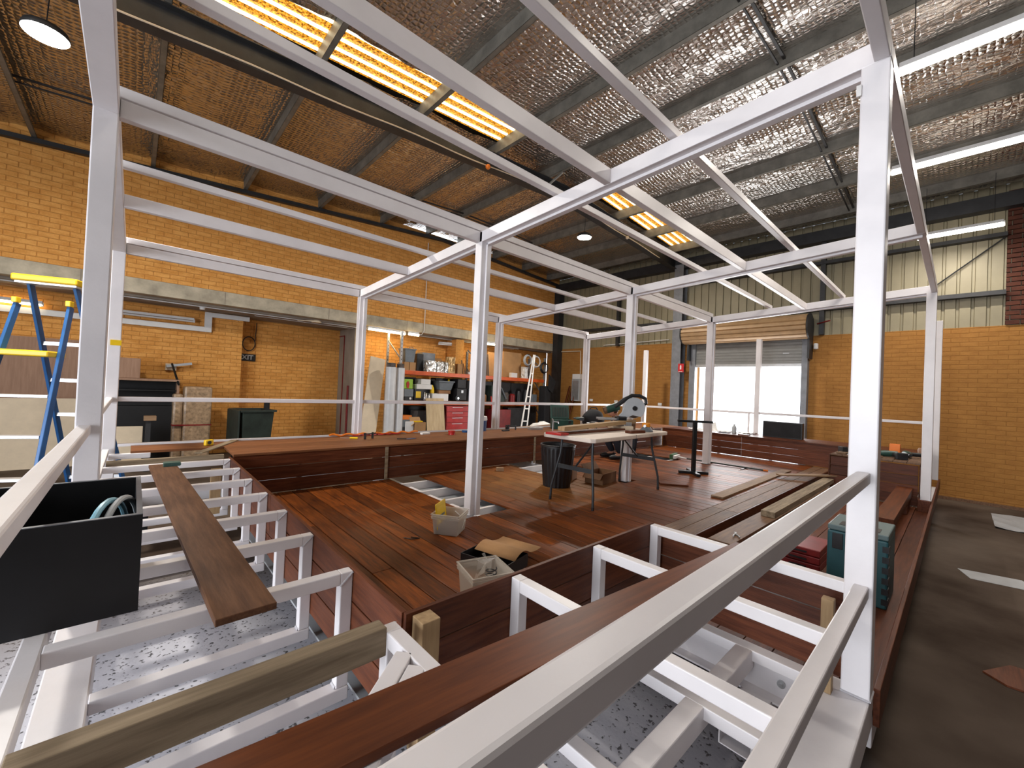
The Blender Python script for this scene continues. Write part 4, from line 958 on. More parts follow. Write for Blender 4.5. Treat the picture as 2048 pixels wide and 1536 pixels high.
# ------------------------------------------------------------------ on the far bench
pn = thing('speaker_panel', 'flat black rectangular box standing on the far bench below the roller door', 'box', (7.55, 2.24, BZ), 0.0)
bm = newbm(); bx(bm, -0.07, 0.07, -0.36, 0.34, 0, 0.33); obj('case', bm, 'black_plastic', pn, 0.006)
bm = newbm(); bx(bm, -0.075, -0.07, -0.34, 0.32, 0.02, 0.31); obj('front', bm, 'black_cloth', pn)
bm = newbm(); lathe(bm, [(0.045, 0), (0.045, 0.13), (0.03, 0.165), (0.018, 0.175), (0.018, 0.20), (0.008, 0.205)], 18, Matrix.Translation((7.45, 3.13, BZ))); single('spray_can', bm, 'light_grey', 'grey spray can standing on the far bench in front of the roller door', 'can', smooth=True)
pp = [(7.45, 3.65, 0.5, 0.45, 0.30, 'pale sheet of packing leaning up on the far bench'), (7.55, 3.35, 0.2, 0.5, 0.25, 'crumpled white wrapping lying on the far bench'), (7.62, 2.95, -0.3, 0.45, 0.25, 'white paper spread beside the stub post on the far bench'), (7.4, 3.95, 0.9, 0.35, 0.22, 'white off cut sheet at the left end of the far bench')]
for k, (x, y, a, sx, sy, lab) in enumerate(pp):
    bm = newbm(); g = []
    for j in range(7):
        g.append([bm.verts.new((-sx/2+sx*i/8, -sy/2+sy*j/6, 0.012+0.028*abs(math.sin(i*1.7+k)*math.cos(j*1.3))+(0.16*(i/8)**2 if k == 0 else 0))) for i in range(9)])
    for j in range(6):
        for i in range(8): bm.faces.new((g[j][i], g[j][i+1], g[j+1][i+1], g[j+1][i]))
    o = single('packing_paper', bm, 'paper', lab, 'paper'); o.matrix_world = Matrix.Translation((x, y, BZ+0.001)) @ Matrix.Rotation(a, 4, 'Z')
    md = o.modifiers.new('thick', 'SOLIDIFY'); md.thickness = 0.003
bm = newbm(); prism(bm, [(0, 0), (0.30, 0.02), (0.22, 0.26), (0.02, 0.20)], 0, 0.006); o = single('metal_sheet', bm, 'silver', 'bent grey metal sheet standing up behind the F shaped stack on the far bench'.replace('F shaped stack', 'white paper'), 'sheet'); o.matrix_world = Matrix.Translation((7.80, 3.55, BZ+0.001)) @ Matrix.Rotation(PI/2, 4, 'X') @ Matrix.Rotation(0.5, 4, 'Y')
bm = newbm(); bx(bm, 7.15, 7.28, 2.75, 2.95, BZ, BZ+0.02); single('timber_offcut', bm, 'bench_wood', 'small brown offcut on the front edge of the far bench', 'offcut', bevel=0.002)
# ------------------------------------------------------------------ on the end bench at the right
bm = newbm(); shell(bm, 6.95, 7.07, 0.42, 0.55, BZ, BZ+0.13, 0.006); single('tool_bin', bm, 'orange', 'bright orange plastic bin on the end bench', 'bin', bevel=0.003)
for k, (x, y, a, lab) in enumerate(((6.05, 0.86, 0.6, 'grey green cordless drill behind the near right post'), (5.95, 0.50, 2.0, 'dark green cordless drill lying on the end bench beside the far post'), (6.2, 0.28, 3.4, 'second dark green tool lying closest to the far right post'))):
    drill((x, y, BZ), a, lab, 'green_tool', 1.45)
bm = newbm(); tube(bm, [(6.0+0.04*i, 0.62+0.05*math.sin(i*0.8), BZ+0.008) for i in range(22)], 0.007, 6); single('power_cord', bm, 'black_plastic', 'black power cord trailing over the end bench', 'cord', smooth=True)
bm = newbm(); lathe(bm, [(0.05, 0), (0.055, 0.05), (0.04, 0.085)], 14, Matrix.Translation((7.3, 0.18, BZ))); single('rag_bundle', bm, 'pink_ply', 'small pinkish bundle at the outer corner of the end bench', 'rag', smooth=True)
lumber('timber_offcut', (5.62, 0.98, BZ+0.001), (6.1, 0.93, BZ+0.001), 0.12, 0.02, 'raw_wood', 'pale offcut on the left front corner of the end bench', 'offcut')
bm = newbm(); bx(bm, 5.58, 5.80, 0.82, 0.90, BZ, BZ+0.012); single('paper_scrap', bm, 'paper', 'white paper on the front edge of the end bench', 'paper')
# ------------------------------------------------------------------ floor on the right
bm = newbm(); prism(bm, [(4.34, -0.25), (4.06, -0.34), (4.15, -0.80), (4.46, -0.70)], ZF+0.0005, ZF+0.003); single('paper_strip', bm, 'light_grey', 'pale strip of board lying on the concrete at the right', 'board')
bm = newbm(); prism(bm, [(1.87, -0.37), (1.78, -0.47), (1.80, -0.72), (2.13, -0.75), (2.12, -0.50)], ZF+0.0005, ZF+0.012); single('rubber_mat', bm, 'bench_wood', 'dark flat offcut lying on the concrete near the right edge', 'offcut')
bm = newbm(); g = []
for j in range(9): g.append([bm.verts.new((7.1+0.16*i, -1.5+0.11*j, ZF+0.004+0.03*abs(math.sin(i*1.9+j)*math.cos(j*1.2-i)))) for i in range(9)])
for j in range(8):
    for i in range(8): bm.faces.new((g[j][i], g[j][i+1], g[j+1][i+1], g[j+1][i]))
o = single('plastic_sheeting', bm, 'light_grey', 'crumpled grey plastic sheeting on the floor against the far right wall', 'sheeting'); md = o.modifiers.new('thick', 'SOLIDIFY'); md.thickness = 0.003
bm = newbm(); beam(bm, (8.3, -1.12, ZF+0.02), (9.18, -1.22, 0.9), 0.6, 0.02, (0, 1, 0)); single('leaning_board', bm, 'light_grey', 'pale grey board leaning on the far wall at the right edge', 'board')
# drywall / board strip on far wall base
bm = newbm(); bx(bm, 9.16, 9.23, -3.0, 0.3, ZF, ZF+0.05); struct(obj('trim_1', bm, 'brown_wood'), 'timber strip along the foot of the far wall')
# yellow tag on the left corner post and blue tape on the middle post
bm = newbm(); bx(bm, -2.545, -2.462, 5.630, 5.6375, 1.47, 1.525); single('tape_tag', bm, 'yellow', 'yellow tag stuck on the left corner post', 'tag')
bm = newbm(); bx(bm, -0.012, -0.0005, 0.094, 0.112, 2.58, 2.63); single('tape_tag', bm, 'paper', 'folded bit of tape near the top of the right front post', 'tape')
# ================================================================== STORAGE RACK AND BACKGROUND
rk = thing('storage_rack', 'pallet rack with grey perforated uprights and bright orange beams against the brick wall', 'rack', (0, 0, 0))
for x in (2.58, 5.2, 7.92):
    for y in (9.36, 10.12):
        bm = newbm(); bx(bm, x, x+0.06, y, y+0.05, ZF, 2.55 if x < 3 else 2.3)
        u = obj('upright', bm, 'silver' if x < 3 else 'grey_steel', rk, 0.003)
        bm = newbm()
        for k in range(30): bx(bm, x+0.022, x+0.038, y-0.0015, y, ZF+0.10+k*0.098, ZF+0.13+k*0.098)
        obj('slots', bm, 'black_plastic', u)
    for z0, z1 in ((0.2, 1.0), (1.0, 1.8), (1.85, 2.35)):
        bm = newbm(); beam(bm, (x+0.03, 9.40, z0), (x+0.03, 10.13, z1), 0.02, 0.03); obj('brace', bm, 'grey_steel', rk)
for a, b in ((2.64, 5.2), (5.26, 7.92)):
    for z in (1.46, 0.68):
        for y in (9.36, 10.12):
            bm = newbm(); bx(bm, a, b, y, y+0.045, z, z+0.105); obj('beam', bm, 'rack_orange', rk, 0.004)
        bm = newbm(); bx(bm, a, b, 9.41, 10.12, z+0.085, z+0.105); obj('shelf_deck', bm, 'card_dark', rk)
S1, S2 = 1.5655, 0.7855                       # shelf surfaces
def rbox(name, x0, x1, z0, z1, m, label, cat, y=9.42, d=0.35, bev=0.006):
    return tag(box(name, (x0, x1, y, y+d, z0, z1), m, None, bev), label, cat)
def rtub(name, x0, x1, z0, z1, m, label, cat, y=9.42, d=0.35, tp=0.03):
    t = thing(name, label, cat, (0, 0, 0)); bm = newbm(); shell(bm, x0, x1, y, y+d, z0, z1, 0.006, taper=tp); obj('tub_body', bm, m, t, 0.004)
    bm = newbm()
    for dd in ((x0-0.012, x1+0.012, y-0.012, y), (x0-0.012, x1+0.012, y+d, y+d+0.012), (x0-0.012, x0, y, y+d), (x1, x1+0.012, y, y+d)): bx(bm, *dd, z1-0.03, z1)
    obj('rim', bm, m, t); return t
rbox('carton', 2.73, 2.87, S1, 1.78, 'card', 'plain cardboard carton at the left end of the upper shelf', 'box')
rbox('carton', 2.885, 3.06, S1, 1.78, 'card', 'brown carton under the grey tub on the upper shelf', 'box')
tb_ = rtub('storage_tub', 2.74, 3.05, 1.7815, 2.13, 'grey_plastic', 'grey plastic tub standing on two cartons on the upper shelf', 'tub')
bm = newbm(); tube(bm, [(2.83, 9.41, 2.12), (2.85, 9.40, 2.165), (2.94, 9.40, 2.165), (2.96, 9.41, 2.12)], 0.009, 6); obj('handle', bm, 'grey_plastic', tb_)
rbox('tool_case', 3.22, 3.42, S1, 2.04, 'black_plastic', 'tall black case on the upper shelf behind the silver bundles', 'case', 9.66, 0.3)
rbox('tool_case', 3.45, 3.86, S1, 2.10, 'grey_steel', 'dark crate at the back of the upper shelf', 'crate', 9.78, 0.3)
for k, (x0, x1, zt) in enumerate(((3.40, 3.68, 1.87), (3.71, 3.94, 1.86), (3.97, 4.06, 1.86))):
    bm = newbm(); n = 6
    bx(bm, x0, x1, 9.42, 9.60, S1, zt); bmesh.ops.subdivide_edges(bm, edges=bm.edges[:], cuts=5, use_grid_fill=True)
    for v in bm.verts:
        if v.co.z > S1+0.01: v.co += Vector((random.uniform(-1, 1), random.uniform(-1, 1), random.uniform(-1, 0.4)))*0.011
    single('foil_bundle', bm, 'silver_wrap', ('widest silver foil wrapped bundle on the upper shelf', 'middle silver foil wrapped bundle on the upper shelf', 'narrow silver foil wrapped bundle on the upper shelf')[k], 'bundle', smooth=False)
bm = newbm(); bx(bm, 4.08, 4.30, 9.42, 9.58, S1, 2.02); bmesh.ops.subdivide_edges(bm, edges=bm.edges[:], cuts=5, use_grid_fill=True)
for v in bm.verts:
    if v.co.z > S1+0.01: v.co += Vector((random.uniform(-1, 1), random.uniform(-1, 1), random.uniform(-1, 0.4)))*0.010
single('foil_bundle', bm, 'brown_wrap', 'tall brown plastic wrapped bundle beside the silver ones', 'bundle')
c_ = carton((4.08, 9.86, S1), 0.1, 0.18, 0.12, 0.34, 'open cardboard box behind the foil bundles on the upper shelf', 'card')
rbox('carton', 4.42, 4.58, S1, 1.85, 'card', 'small upright carton near the middle of the upper shelf', 'box', 9.46, 0.2)
for k in range(2):
    o = lumber('timber_offcut', (4.63+0.07*k, 9.50, S1+0.003), (4.60+0.07*k, 9.56, 1.97-0.1*k), 0.05, 0.02, 'brown_wood', ('upright wood offcut on the upper shelf beside the small carton', 'shorter upright wood offcut on the upper shelf')[k], 'offcut')
bm = newbm(); lathe(bm, [(0.05, 0), (0.06, 0.07), (0.062, 0.075)], 16, Matrix.Translation((4.84, 9.46, S1))); single('plastic_cup', bm, 'white_plastic', 'white plastic cup on the front of the upper shelf', 'cup', smooth=True)
# second shelf
bm = newbm(); bx(bm, 2.75, 3.01, 9.42, 9.60, 1.085, 1.34); gb = thing('shopping_bag', 'lime green bag with a red handle on the lower shelf', 'bag'); obj('bag_body', bm, 'lime', gb, 0.02)
bm = newbm(); prism(bm, [(0, 0), (0.05, -0.02), (0.07, 0.10), (0.03, 0.17), (-0.02, 0.12)], 0, 0.012, frame((2.83, 9.418, 1.12), (1, 0, 0)) @ Matrix.Rotation(PI/2, 4, 'X')); obj('handle_flap', bm, 'red', gb)
rbox('tool_case', 2.77, 3.03, 0.885, 1.083, 'grey_plastic', 'grey case under the lime green bag', 'case')
rd = thing('work_radio', 'black work radio at the bottom left of the rack shelf', 'radio'); bm = newbm(); bx(bm, 2.78, 3.03, 9.43, 9.60, S2, 0.883); obj('body', bm, 'black_plastic', rd, 0.01)
bm = newbm(); lathe(bm, [(0.03, 0), (0.03, 0.006)], 14, Matrix.Translation((2.95, 9.429, 0.84)) @ Matrix.Rotation(PI/2, 4, 'X')); obj('speaker', bm, 'sign_white', rd)
yc = thing('drill_case', 'black and yellow drill case on the lower rack shelf', 'case'); bm = newbm(); bx(bm, 3.06, 3.33, 9.42, 9.62, S2, 1.09); obj('case_body', bm, 'black_plastic', yc, 0.012)
bm = newbm(); bx(bm, 3.10, 3.25, 9.413, 9.42, 0.86, 1.03); obj('front_label', bm, 'yellow', yc, 0.002)
rbox('carton', 3.24, 3.53, 1.222, 1.36, 'white_plastic', 'white carton topmost of the pile on the lower shelf', 'box')
rbox('carton', 3.12, 3.58, 1.092, 1.220, 'white_plastic', 'wide white carton under the topmost one', 'box')
for k in range(3):
    bm = newbm(); r = 0.032; lathe(bm, [(r, 0), (r, 0.20-0.03*k), (r*0.6, 0.225-0.03*k)], 14, Matrix.Translation((3.38+0.075*k, 9.46+0.03*(k % 2), S2))); single('spray_can', bm, 'chrome', ('tall silver can leftmost of the three on the lower rack shelf', 'silver can in the middle of the three on the rack shelf', 'shortest silver can on the rack shelf')[k], 'can', smooth=True)
bm = newbm(); lathe(bm, [(0.055, 0), (0.06, 0.05), (0.05, 0.14), (0.025, 0.19), (0.025, 0.22)], 16, Matrix.Translation((3.635, 9.50, 0.99))); single('yellow_jug', bm, 'yellow', 'yellow jug standing on the long white carton', 'jug', smooth=True)
rbox('carton', 3.60, 4.12, S2, 0.985, 'white_plastic', 'long white carton on the lower shelf under the grey tub', 'box')
rtub('storage_tub', 3.80, 4.30, 1.09, 1.34, 'grey_plastic', 'grey open tub holding a yellow tool on the lower shelf', 'tub', tp=0.06)
rbox('carton', 3.86, 4.24, 0.9865, 1.088, 'card_dark', 'dark carton carrying the grey open tub', 'box', 9.5, 0.25)
bm = newbm(); tube(bm, [(4.12, 9.5, 1.2), (4.20, 9.55, 1.38)], 0.03, 8); single('yellow_tool', bm, 'yellow', 'yellow handled tool sticking out of the grey tub', 'tool', smooth=True)
rc = thing('rolling_tool_chest', 'black two part rolling tool chest with wheels on the lower rack shelf', 'tool chest')
bm = newbm(); bx(bm, 4.40, 4.75, 9.42, 9.75, S2+0.02, 1.15); obj('base_box', bm, 'black_plastic', rc, 0.015)
bm = newbm(); bx(bm, 4.43, 4.73, 9.44, 9.72, 1.155, 1.42); obj('top_box', bm, 'black_plastic', rc, 0.015)
bm = newbm(); bx(bm, 4.55, 4.62, 9.412, 9.42, 1.02, 1.10); obj('latch', bm, 'silver', rc)
for xx in (4.40,):
    bm = newbm(); lathe(bm, [(0.085, 0), (0.085, 0.04), (0.03, 0.04), (0.03, 0.05)], 20, Matrix.Translation((xx+0.02, 9.42, S2+0.086)) @ Matrix.Rotation(PI/2, 4, 'X')); w_ = obj('wheel', bm, 'black_steel', rc, smooth=True)
    bm = newbm(); lathe(bm, [(0.03, 0.05), (0.03, 0.055)], 12, Matrix.Translation((xx+0.02, 9.42, S2+0.086)) @ Matrix.Rotation(PI/2, 4, 'X')); obj('hub', bm, 'chrome', w_)
# floor level, in front of and under the rack
rbox('tool_case', 2.70, 3.05, ZF, 0.10, 'black_plastic', 'black tool case on the floor under the rack, left one', 'case')
rbox('tool_case', 3.12, 3.50, ZF, 0.22, 'black_plastic', 'large black tool case on the floor under the rack beside the plywood', 'case')
rbox('tool_case', 2.72, 3.04, 0.102, 0.29, 'grey_plastic', 'dark grey case on top of the left black case under the rack', 'case')
rbox('tool_box', 2.70, 3.02, 0.292, 0.40, 'orange', 'orange tool box on the dark grey case under the rack', 'tool box')
rbox('tool_case', 3.16, 3.46, 0.222, 0.52, 'grey_steel', 'grey black case stacked on the large case under the rack', 'case')
pw = lumber('plywood_sheet', (3.56, 8.95, ZF+0.001), (3.56, 9.20, 0.87), 0.02, 0.55, 'ply', 'pale plywood sheet leaning upright against the rack', 'plywood')
pw.matrix_world = Matrix.Translation((3.29, 9.00, ZF)) @ Matrix.Rotation(-0.16, 4, 'X'); 
me = pw.data; bm = newbm(); bx(bm, 0, 0.55, 0, 0.018, 0, 1.42); bm.to_mesh(me); bm.free()
ch = thing('tool_cabinet', 'red tool cabinet with drawers under the middle of the rack', 'tool cabinet')
bm = newbm(); bx(bm, 3.95, 4.70, 9.25, 9.65, ZF, 0.66); obj('cabinet_body', bm, 'dark_red', ch, 0.006)
for k, (z0, z1) in enumerate(((0.50, 0.64), (0.36, 0.49), (0.20, 0.35), (0.0, 0.19), (-0.25, -0.01), (-0.5, -0.26))):
    bm = newbm(); bx(bm, 3.97, 4.68, 9.235, 9.25, z0, z1); d_ = obj('drawer', bm, 'red', ch, 0.003)
    bm = newbm(); bx(bm, 4.15, 4.5, 9.225, 9.235, z1-0.03, z1-0.018); obj('handle', bm, 'silver', d_)
# leaning panel and rolls at the end of the rack
lp = single('composite_board', newbm(), 'panel_cream', 'long cream door panel leaning against the end of the rack', 'panel')
bm = newbm(); bx(bm, 0, 0.36, 0, 0.035, 0, 2.42); bm.to_mesh(lp.data); bm.free()
lp.matrix_world = Matrix.Translation((1.24, 8.55, ZF)) @ Matrix.Rotation(0.165, 4, 'Y') @ Matrix.Rotation(-0.16, 4, 'X')
for k, (x, y) in enumerate(((1.99, 8.62), (2.24, 8.66))):
    t = thing('fabric_roll', ('left plastic wrapped grey roll standing on end beside the rack', 'right plastic wrapped grey roll standing nearest the rack upright')[k], 'roll', (x, y, ZF+0.001))
    r = 0.115 if k == 0 else 0.10
    bm = newbm(); lathe(bm, [(r, 0), (r, 2.12)], 24); obj('wrap', bm, 'roll_wrap', t, smooth=True)
    bm = newbm(); lathe(bm, [(r*0.8, 2.12), (r*0.85, 2.21), (r*0.4, 2.22)], 20); obj('core', bm, 'dirt', t, smooth=True)
bm = newbm(); bx(bm, 1.55, 1.72, 7.0, 7.03, ZF, 0.48); single('polystyrene_sheet', bm, 'white_plastic', 'white polystyrene offcut standing behind the long bench', 'polystyrene', bevel=0.004)
carton((1.86, 7.08, ZF), 0.0, 0.12, 0.10, 1.0, 'brown cardboard box behind the long bench with yellow packing', 'card')
bm = newbm(); bx(bm, 1.78, 1.94, 7.03, 7.13, ZF+1.001, ZF+1.02); single('packing_paper', bm, 'yellow', 'yellow packing paper on top of the cardboard box behind the bench', 'paper')
# added black blocks standing in for the deep shade at the rack's back
n_ = 0
for x0, x1, z0, z1, yy in ((2.68, 3.3, S2, 1.40, 9.80), (3.32, 3.9, S2, 1.38, 9.80), (3.92, 4.6, S2, 1.42, 9.80), (4.62, 5.15, S2, 1.40, 9.75), (5.3, 6.0, S2, 1.40, 9.80), (6.02, 6.8, S2, 1.41, 9.80), (6.82, 7.85, S2, 1.40, 9.80),
                       (2.68, 3.6, ZF, 0.62, 9.85), (3.62, 4.5, ZF, 0.60, 9.85), (4.75, 5.6, ZF, 0.62, 9.75), (6.45, 7.1, ZF, 0.60, 9.5), (7.12, 7.85, ZF, 0.62, 9.6)):
    w_ = ('lower shelf' if z0 > 0 else 'floor under the rack'); q_ = ('first', 'second', 'third', 'fourth', 'fifth', 'sixth', 'seventh')[n_ if z0 > 0 else n_-7]
    rbox('shade_filler', x0, x1, z0, z1, 'black_plastic', 'black filler block for the shade at the back of the %s, %s from the left' % (w_, q_), 'crate', yy, 0.27)['group'] = 'shade fillers in the rack'; n_ += 1
for k, (x0, x1, z0, z1, m, lab) in enumerate(((5.72, 6.05, S2, 1.0, 'dirt', 'dusty dark box beside the machine on the right shelf'), (4.85, 5.12, S2, 1.15, 'grey_steel', 'grey box beside the rolling chest'), (7.45, 7.7, S2, 1.05, 'grey_plastic', 'grey box at the right end of the lower shelf'))):
    rbox('storage_box', x0, x1, z0, z1, m, lab, 'box', 9.45, 0.25)
# right part of the rack
for k in range(5):
    x = 5.46+k*0.055
    lumber('timber_batten', (x, 9.55+0.02*k, S1+0.002), (x+0.03, 9.75, 2.44-0.05*k), 0.045, 0.03, 'brown_wood' if k % 2 else 'dirt', 'dark batten standing on the upper shelf, number %s from the left' % ('one', 'two', 'three', 'four', 'five')[k], 'batten')
rbox('carton', 5.90, 6.25, S1, 2.35, 'card', 'tall flat cardboard sheet standing at the back of the right shelf', 'cardboard', 9.95, 0.05)
rbox('carton', 6.35, 7.15, S1, 2.40, 'card', 'wide brown cardboard box standing on the right upper shelf', 'box', 9.72, 0.25)
rbox('carton', 6.50, 6.75, S1, 1.72, 'white_plastic', 'small white packet in front of the wide brown box', 'packet', 9.45, 0.12)
for k, (x, z, r) in enumerate(((7.06, 2.16, 0.17), (7.45, 2.14, 0.19), (7.86, 1.96, 0.18))):
    t = thing('hose_coil', ('grey coil hanging above the right end of the rack, left one', 'pale coil hanging in the middle above the rack end', 'dark coil hanging on the rack upright at the right')[k], 'coil', (x, 9.33, z))
    for q in range(3):
        bm = newbm(); tube(bm, [((r-0.012*q)*math.cos(a), -0.02*q, (r-0.012*q)*math.sin(a)) for a in [2*PI*i/28 for i in range(29)]], 0.018, 6, cap=False); obj('turn', bm, ('light_grey', 'white_plastic', 'black_plastic')[k], t, smooth=True)
    bm = newbm(); beam(bm, (0, 0.03, r+0.02), (0, -0.08, r+0.02), 0.02, 0.02); obj('hook', bm, 'dark_steel', t)
bm = newbm(); bx(bm, 7.05, 7.20, 9.42, 9.6, S1, 1.95); bmesh.ops.subdivide_edges(bm, edges=bm.edges[:], cuts=4, use_grid_fill=True)
for v in bm.verts:
    if v.co.z > S1+0.01: v.co += Vector((random.uniform(-1, 1), random.uniform(-1, 1), random.uniform(-1, 0.3)))*0.02
single('plastic_bag', bm, 'white_plastic', 'crumpled white plastic bag on the right upper shelf', 'bag')
# dark machinery on the lower right shelf
gm = thing('vacuum_cleaner', 'grey green workshop machine with a sloping hood on the lower right shelf', 'machine', (5.85, 9.50, S2+0.0005))
bm = newbm(); prism(bm, [(-0.25, 0), (0.30, 0), (0.30, 0.12), (-0.02, 0.46), (-0.25, 0.50)], -0.18, 0.18, Matrix.Rotation(PI/2, 4, 'X')); obj('hood', bm, 'green_bin', gm, 0.02)
bm = newbm(); tube(bm, [(-0.2, -0.2, 0.5), (0.1, -0.22, 0.42), (0.32, -0.2, 0.1)], 0.025, 8); obj('pipe', bm, 'grey_plastic', gm, smooth=True)
for k, (x, h, r, m, lab) in enumerate(((6.35, 0.30, 0.09, 'dirt', 'round dark canister on the lower right shelf, nearest the machine'), (6.62, 0.26, 0.10, 'dark_red', 'dark red round canister on the lower right shelf'), (6.9, 0.36, 0.08, 'black_plastic', 'tall black canister on the lower right shelf'), (7.25, 0.42, 0.12, 'black_plastic', 'widest black canister at the right of the lower shelf'), (5.45, 0.22, 0.09, 'card_dark', 'brown canister at the left of the lower right shelf'))):
    bm = newbm(); lathe(bm, [(r, 0), (r*1.04, h*0.8), (r*0.6, h), (r*0.3, h)], 18, Matrix.Translation((x, 9.52, S2+0.0005))); single('canister', bm, m, lab, 'canister', smooth=True)
bp_ = tag(box('equipment_cover', (7.62, 7.90, 9.0, 9.3, ZF, 1.35), 'black_cloth', None, 0.03), 'black covered machine standing at the right end of the rack', 'machine')
bm = newbm(); prism(bm, [(0, 0), (0.36, -0.22), (0.20, -0.62), (0.0, -0.5)], 0, 0.03, frame((7.72, 8.98, 1.74), (1, 0, 0)) @ Matrix.Rotation(PI/2, 4, 'X')); single('black_flag', bm, 'black_cloth', 'black pointed cover hanging at the right end of the rack', 'cover')
for k, x in enumerate((5.05, 5.35)):
    lumber('pole', (x, 8.75, ZF+0.001), (x+0.12*k, 9.2, 0.95), 0.03, 0.03, ('white_plastic', 'red')[k], ('thin white pole leaning on the rack', 'red pole leaning on the rack')[k], 'pole')
bm = newbm(); bx(bm, 5.7, 6.4, 9.3, 9.7, ZF, 0.55); single('tool_cabinet', bm, 'dark_red', 'dark red cabinet under the right part of the rack', 'cabinet', bevel=0.006)
# white stepladder leaning in front of the rack
sl = thing('pole_ladder', 'pale aluminium stepladder leaning in front of the rack end', 'ladder')
def lerp(a, b, t): return tuple(a[i]+(b[i]-a[i])*t for i in range(3))
A0, A1, B0, B1 = (5.05, 7.55, ZF+0.002), (6.25, 8.25, 2.22), (5.28, 7.50, ZF+0.002), (6.29, 8.24, 2.22)
for a, b in ((A0, A1), (B0, B1)):
    bm = newbm(); beam(bm, a, b, 0.03, 0.06); obj('stile', bm, 'paper', sl, 0.004)
for k in range(7):
    t_ = 0.08+0.12*k; bm = newbm(); beam(bm, lerp(A0, A1, t_), lerp(B0, B1, t_), 0.03, 0.03); obj('rung', bm, 'paper', sl)
# pile of white bags behind the bench
for k, (x, y, z, s, lab) in enumerate(((4.35, 6.15, 0.30, 0.22, 'largest crumpled white sack behind the long bench'), (4.65, 6.25, 0.34, 0.19, 'white sack behind the green tool box'), (4.05, 6.2, 0.22, 0.18, 'smaller white sack at the left of the pile'), (4.95, 6.3, 0.26, 0.17, 'white sack at the right of the pile'))):
    bm = newbm(); bmesh.ops.create_icosphere(bm, subdivisions=2, radius=s)
    for v in bm.verts:
        v.co *= random.uniform(0.82, 1.12); v.co.z *= 0.8
    o = single('sack', bm, 'paper', lab, 'sack'); o.location = (x, y, z)
box_('pallet_stack', (3.85, 5.15, 6.0, 6.5, ZF, 0.10), 'card_dark', 'dark stack carrying the white sacks behind the bench', 'crate')
# ------------------------------------------------------------------ left background
bw = thing('wheelie_bin', 'dark green wheelie bin standing in the exit recess with its lid open', 'bin', (-0.50, 9.75, ZF), 0.15)
bm = newbm(); 
lo = [(-0.24, -0.26), (0.24, -0.26), (0.24, 0.26), (-0.24, 0.26)]; hi = [(-0.29, -0.34), (0.29, -0.34), (0.29, 0.34), (-0.29, 0.34)]
va = [bm.verts.new((x, y, 0.08)) for x, y in lo]; vb = [bm.verts.new((x, y, 1.08)) for x, y in hi]; vc = [bm.verts.new((x*0.93, y*0.94, 1.08)) for x, y in hi]; vd = [bm.verts.new((x*0.9, y*0.9, 0.12)) for x, y in lo]
for p, q in ((va, vb), (vb, vc), (vc, vd)):
    for i in range(4): bm.faces.new((p[i], p[(i+1) % 4], q[(i+1) % 4], q[i]))
bm.faces.new(va[::-1]); bm.faces.new(vd); obj('bin_body', bm, 'green_bin', bw, 0.008)
bm = newbm()
for d in ((-0.33, 0.33, -0.37, -0.33), (-0.33, 0.33, 0.33, 0.37), (-0.33, -0.29, -0.34, 0.34), (0.29, 0.33, -0.34, 0.34)): bx(bm, *d, 1.04, 1.085)
obj('rim', bm, 'green_bin', bw, 0.006)
bm = newbm(); bx(bm, -0.36, -0.33, -0.33, 0.33, 0.25, 1.08); obj('lid', bm, 'green_bin', bw, 0.01)
for s in (-0.2, 0.2):
    bm = newbm(); lathe(bm, [(0.1, -0.03), (0.1, 0.03)], 18, Matrix.Translation((s, 0.3, 0.101)) @ Matrix.Rotation(PI/2, 4, 'Y')); obj('wheel', bm, 'black_plastic', bw)
bm = newbm(); bx(bm, -0.32, -0.22, 9.62, 9.68, 0.45, 0.72); 
single('offcut_stick', bm, 'black_plastic', 'black offcut sticking up out of the wheelie bin', 'offcut')
ex = thing('exit_sign', 'black sign with white EXIT lettering on the recess wall', 'sign', (0, 0, 0))
box('plate', (-0.58, -0.17, 11.530, 11.548, 1.60, 1.77), 'black_paint', ex)
def text(body, size, loc, rot, m, parent=None, name='lettering', ext=0.002, bold=0.0):
    cu = bpy.data.curves.new(name, 'FONT'); cu.body = body; cu.size = size; cu.extrude = ext; cu.offset = bold; cu.align_x = 'CENTER'; cu.align_y = 'CENTER'
    tmp = bpy.data.objects.new('tmp', cu); C.objects.link(tmp)
    dg = bpy.context.evaluated_depsgraph_get(); me = bpy.data.meshes.new_from_object(tmp.evaluated_get(dg)); bpy.data.objects.remove(tmp)
    me.materials.clear(); me.materials.append(MT[m]); o = bpy.data.objects.new(name, me); C.objects.link(o); o.location = loc; o.rotation_euler = rot
    if parent: o.parent = parent
    return o
text('EXIT', 0.15, (-0.375, 11.528, 1.685), (PI/2, 0, 0), 'light_grey', ex, bold=0.004)
bm = newbm(); tube(bm, [(-0.33+0.13*math.cos(a), 11.5, 2.02+0.17*math.sin(a)) for a in [2*PI*i/24 for i in range(25)]], 0.012, 6, cap=False); tube(bm, [(-0.2, 11.52, 2.1), (-0.18, 11.53, 2.55)], 0.008, 6)
single('cable_coil', bm, 'black_plastic', 'coil of cable hanging above the exit sign', 'cable', smooth=True)
# door frame on the return wall
bm = newbm(); 
for a, b in (((1.845, 11.19, ZF), (1.845, 11.19, 2.45)), ((1.845, 11.19, 2.45), (1.845, 11.55, 2.45))): beam(bm, a, b, 0.03, 0.03)
dd = struct(obj('door_2', bm, 'dark_red'), 'dark red door edge on the recess return wall')
bm = newbm(); tube(bm, [(1.83, 10.75, ZF+0.01), (1.83, 10.75, 1.1)], 0.03, 8); struct(obj('trim_2', bm, 'dark_red'), 'dark pipe on the recess return wall')
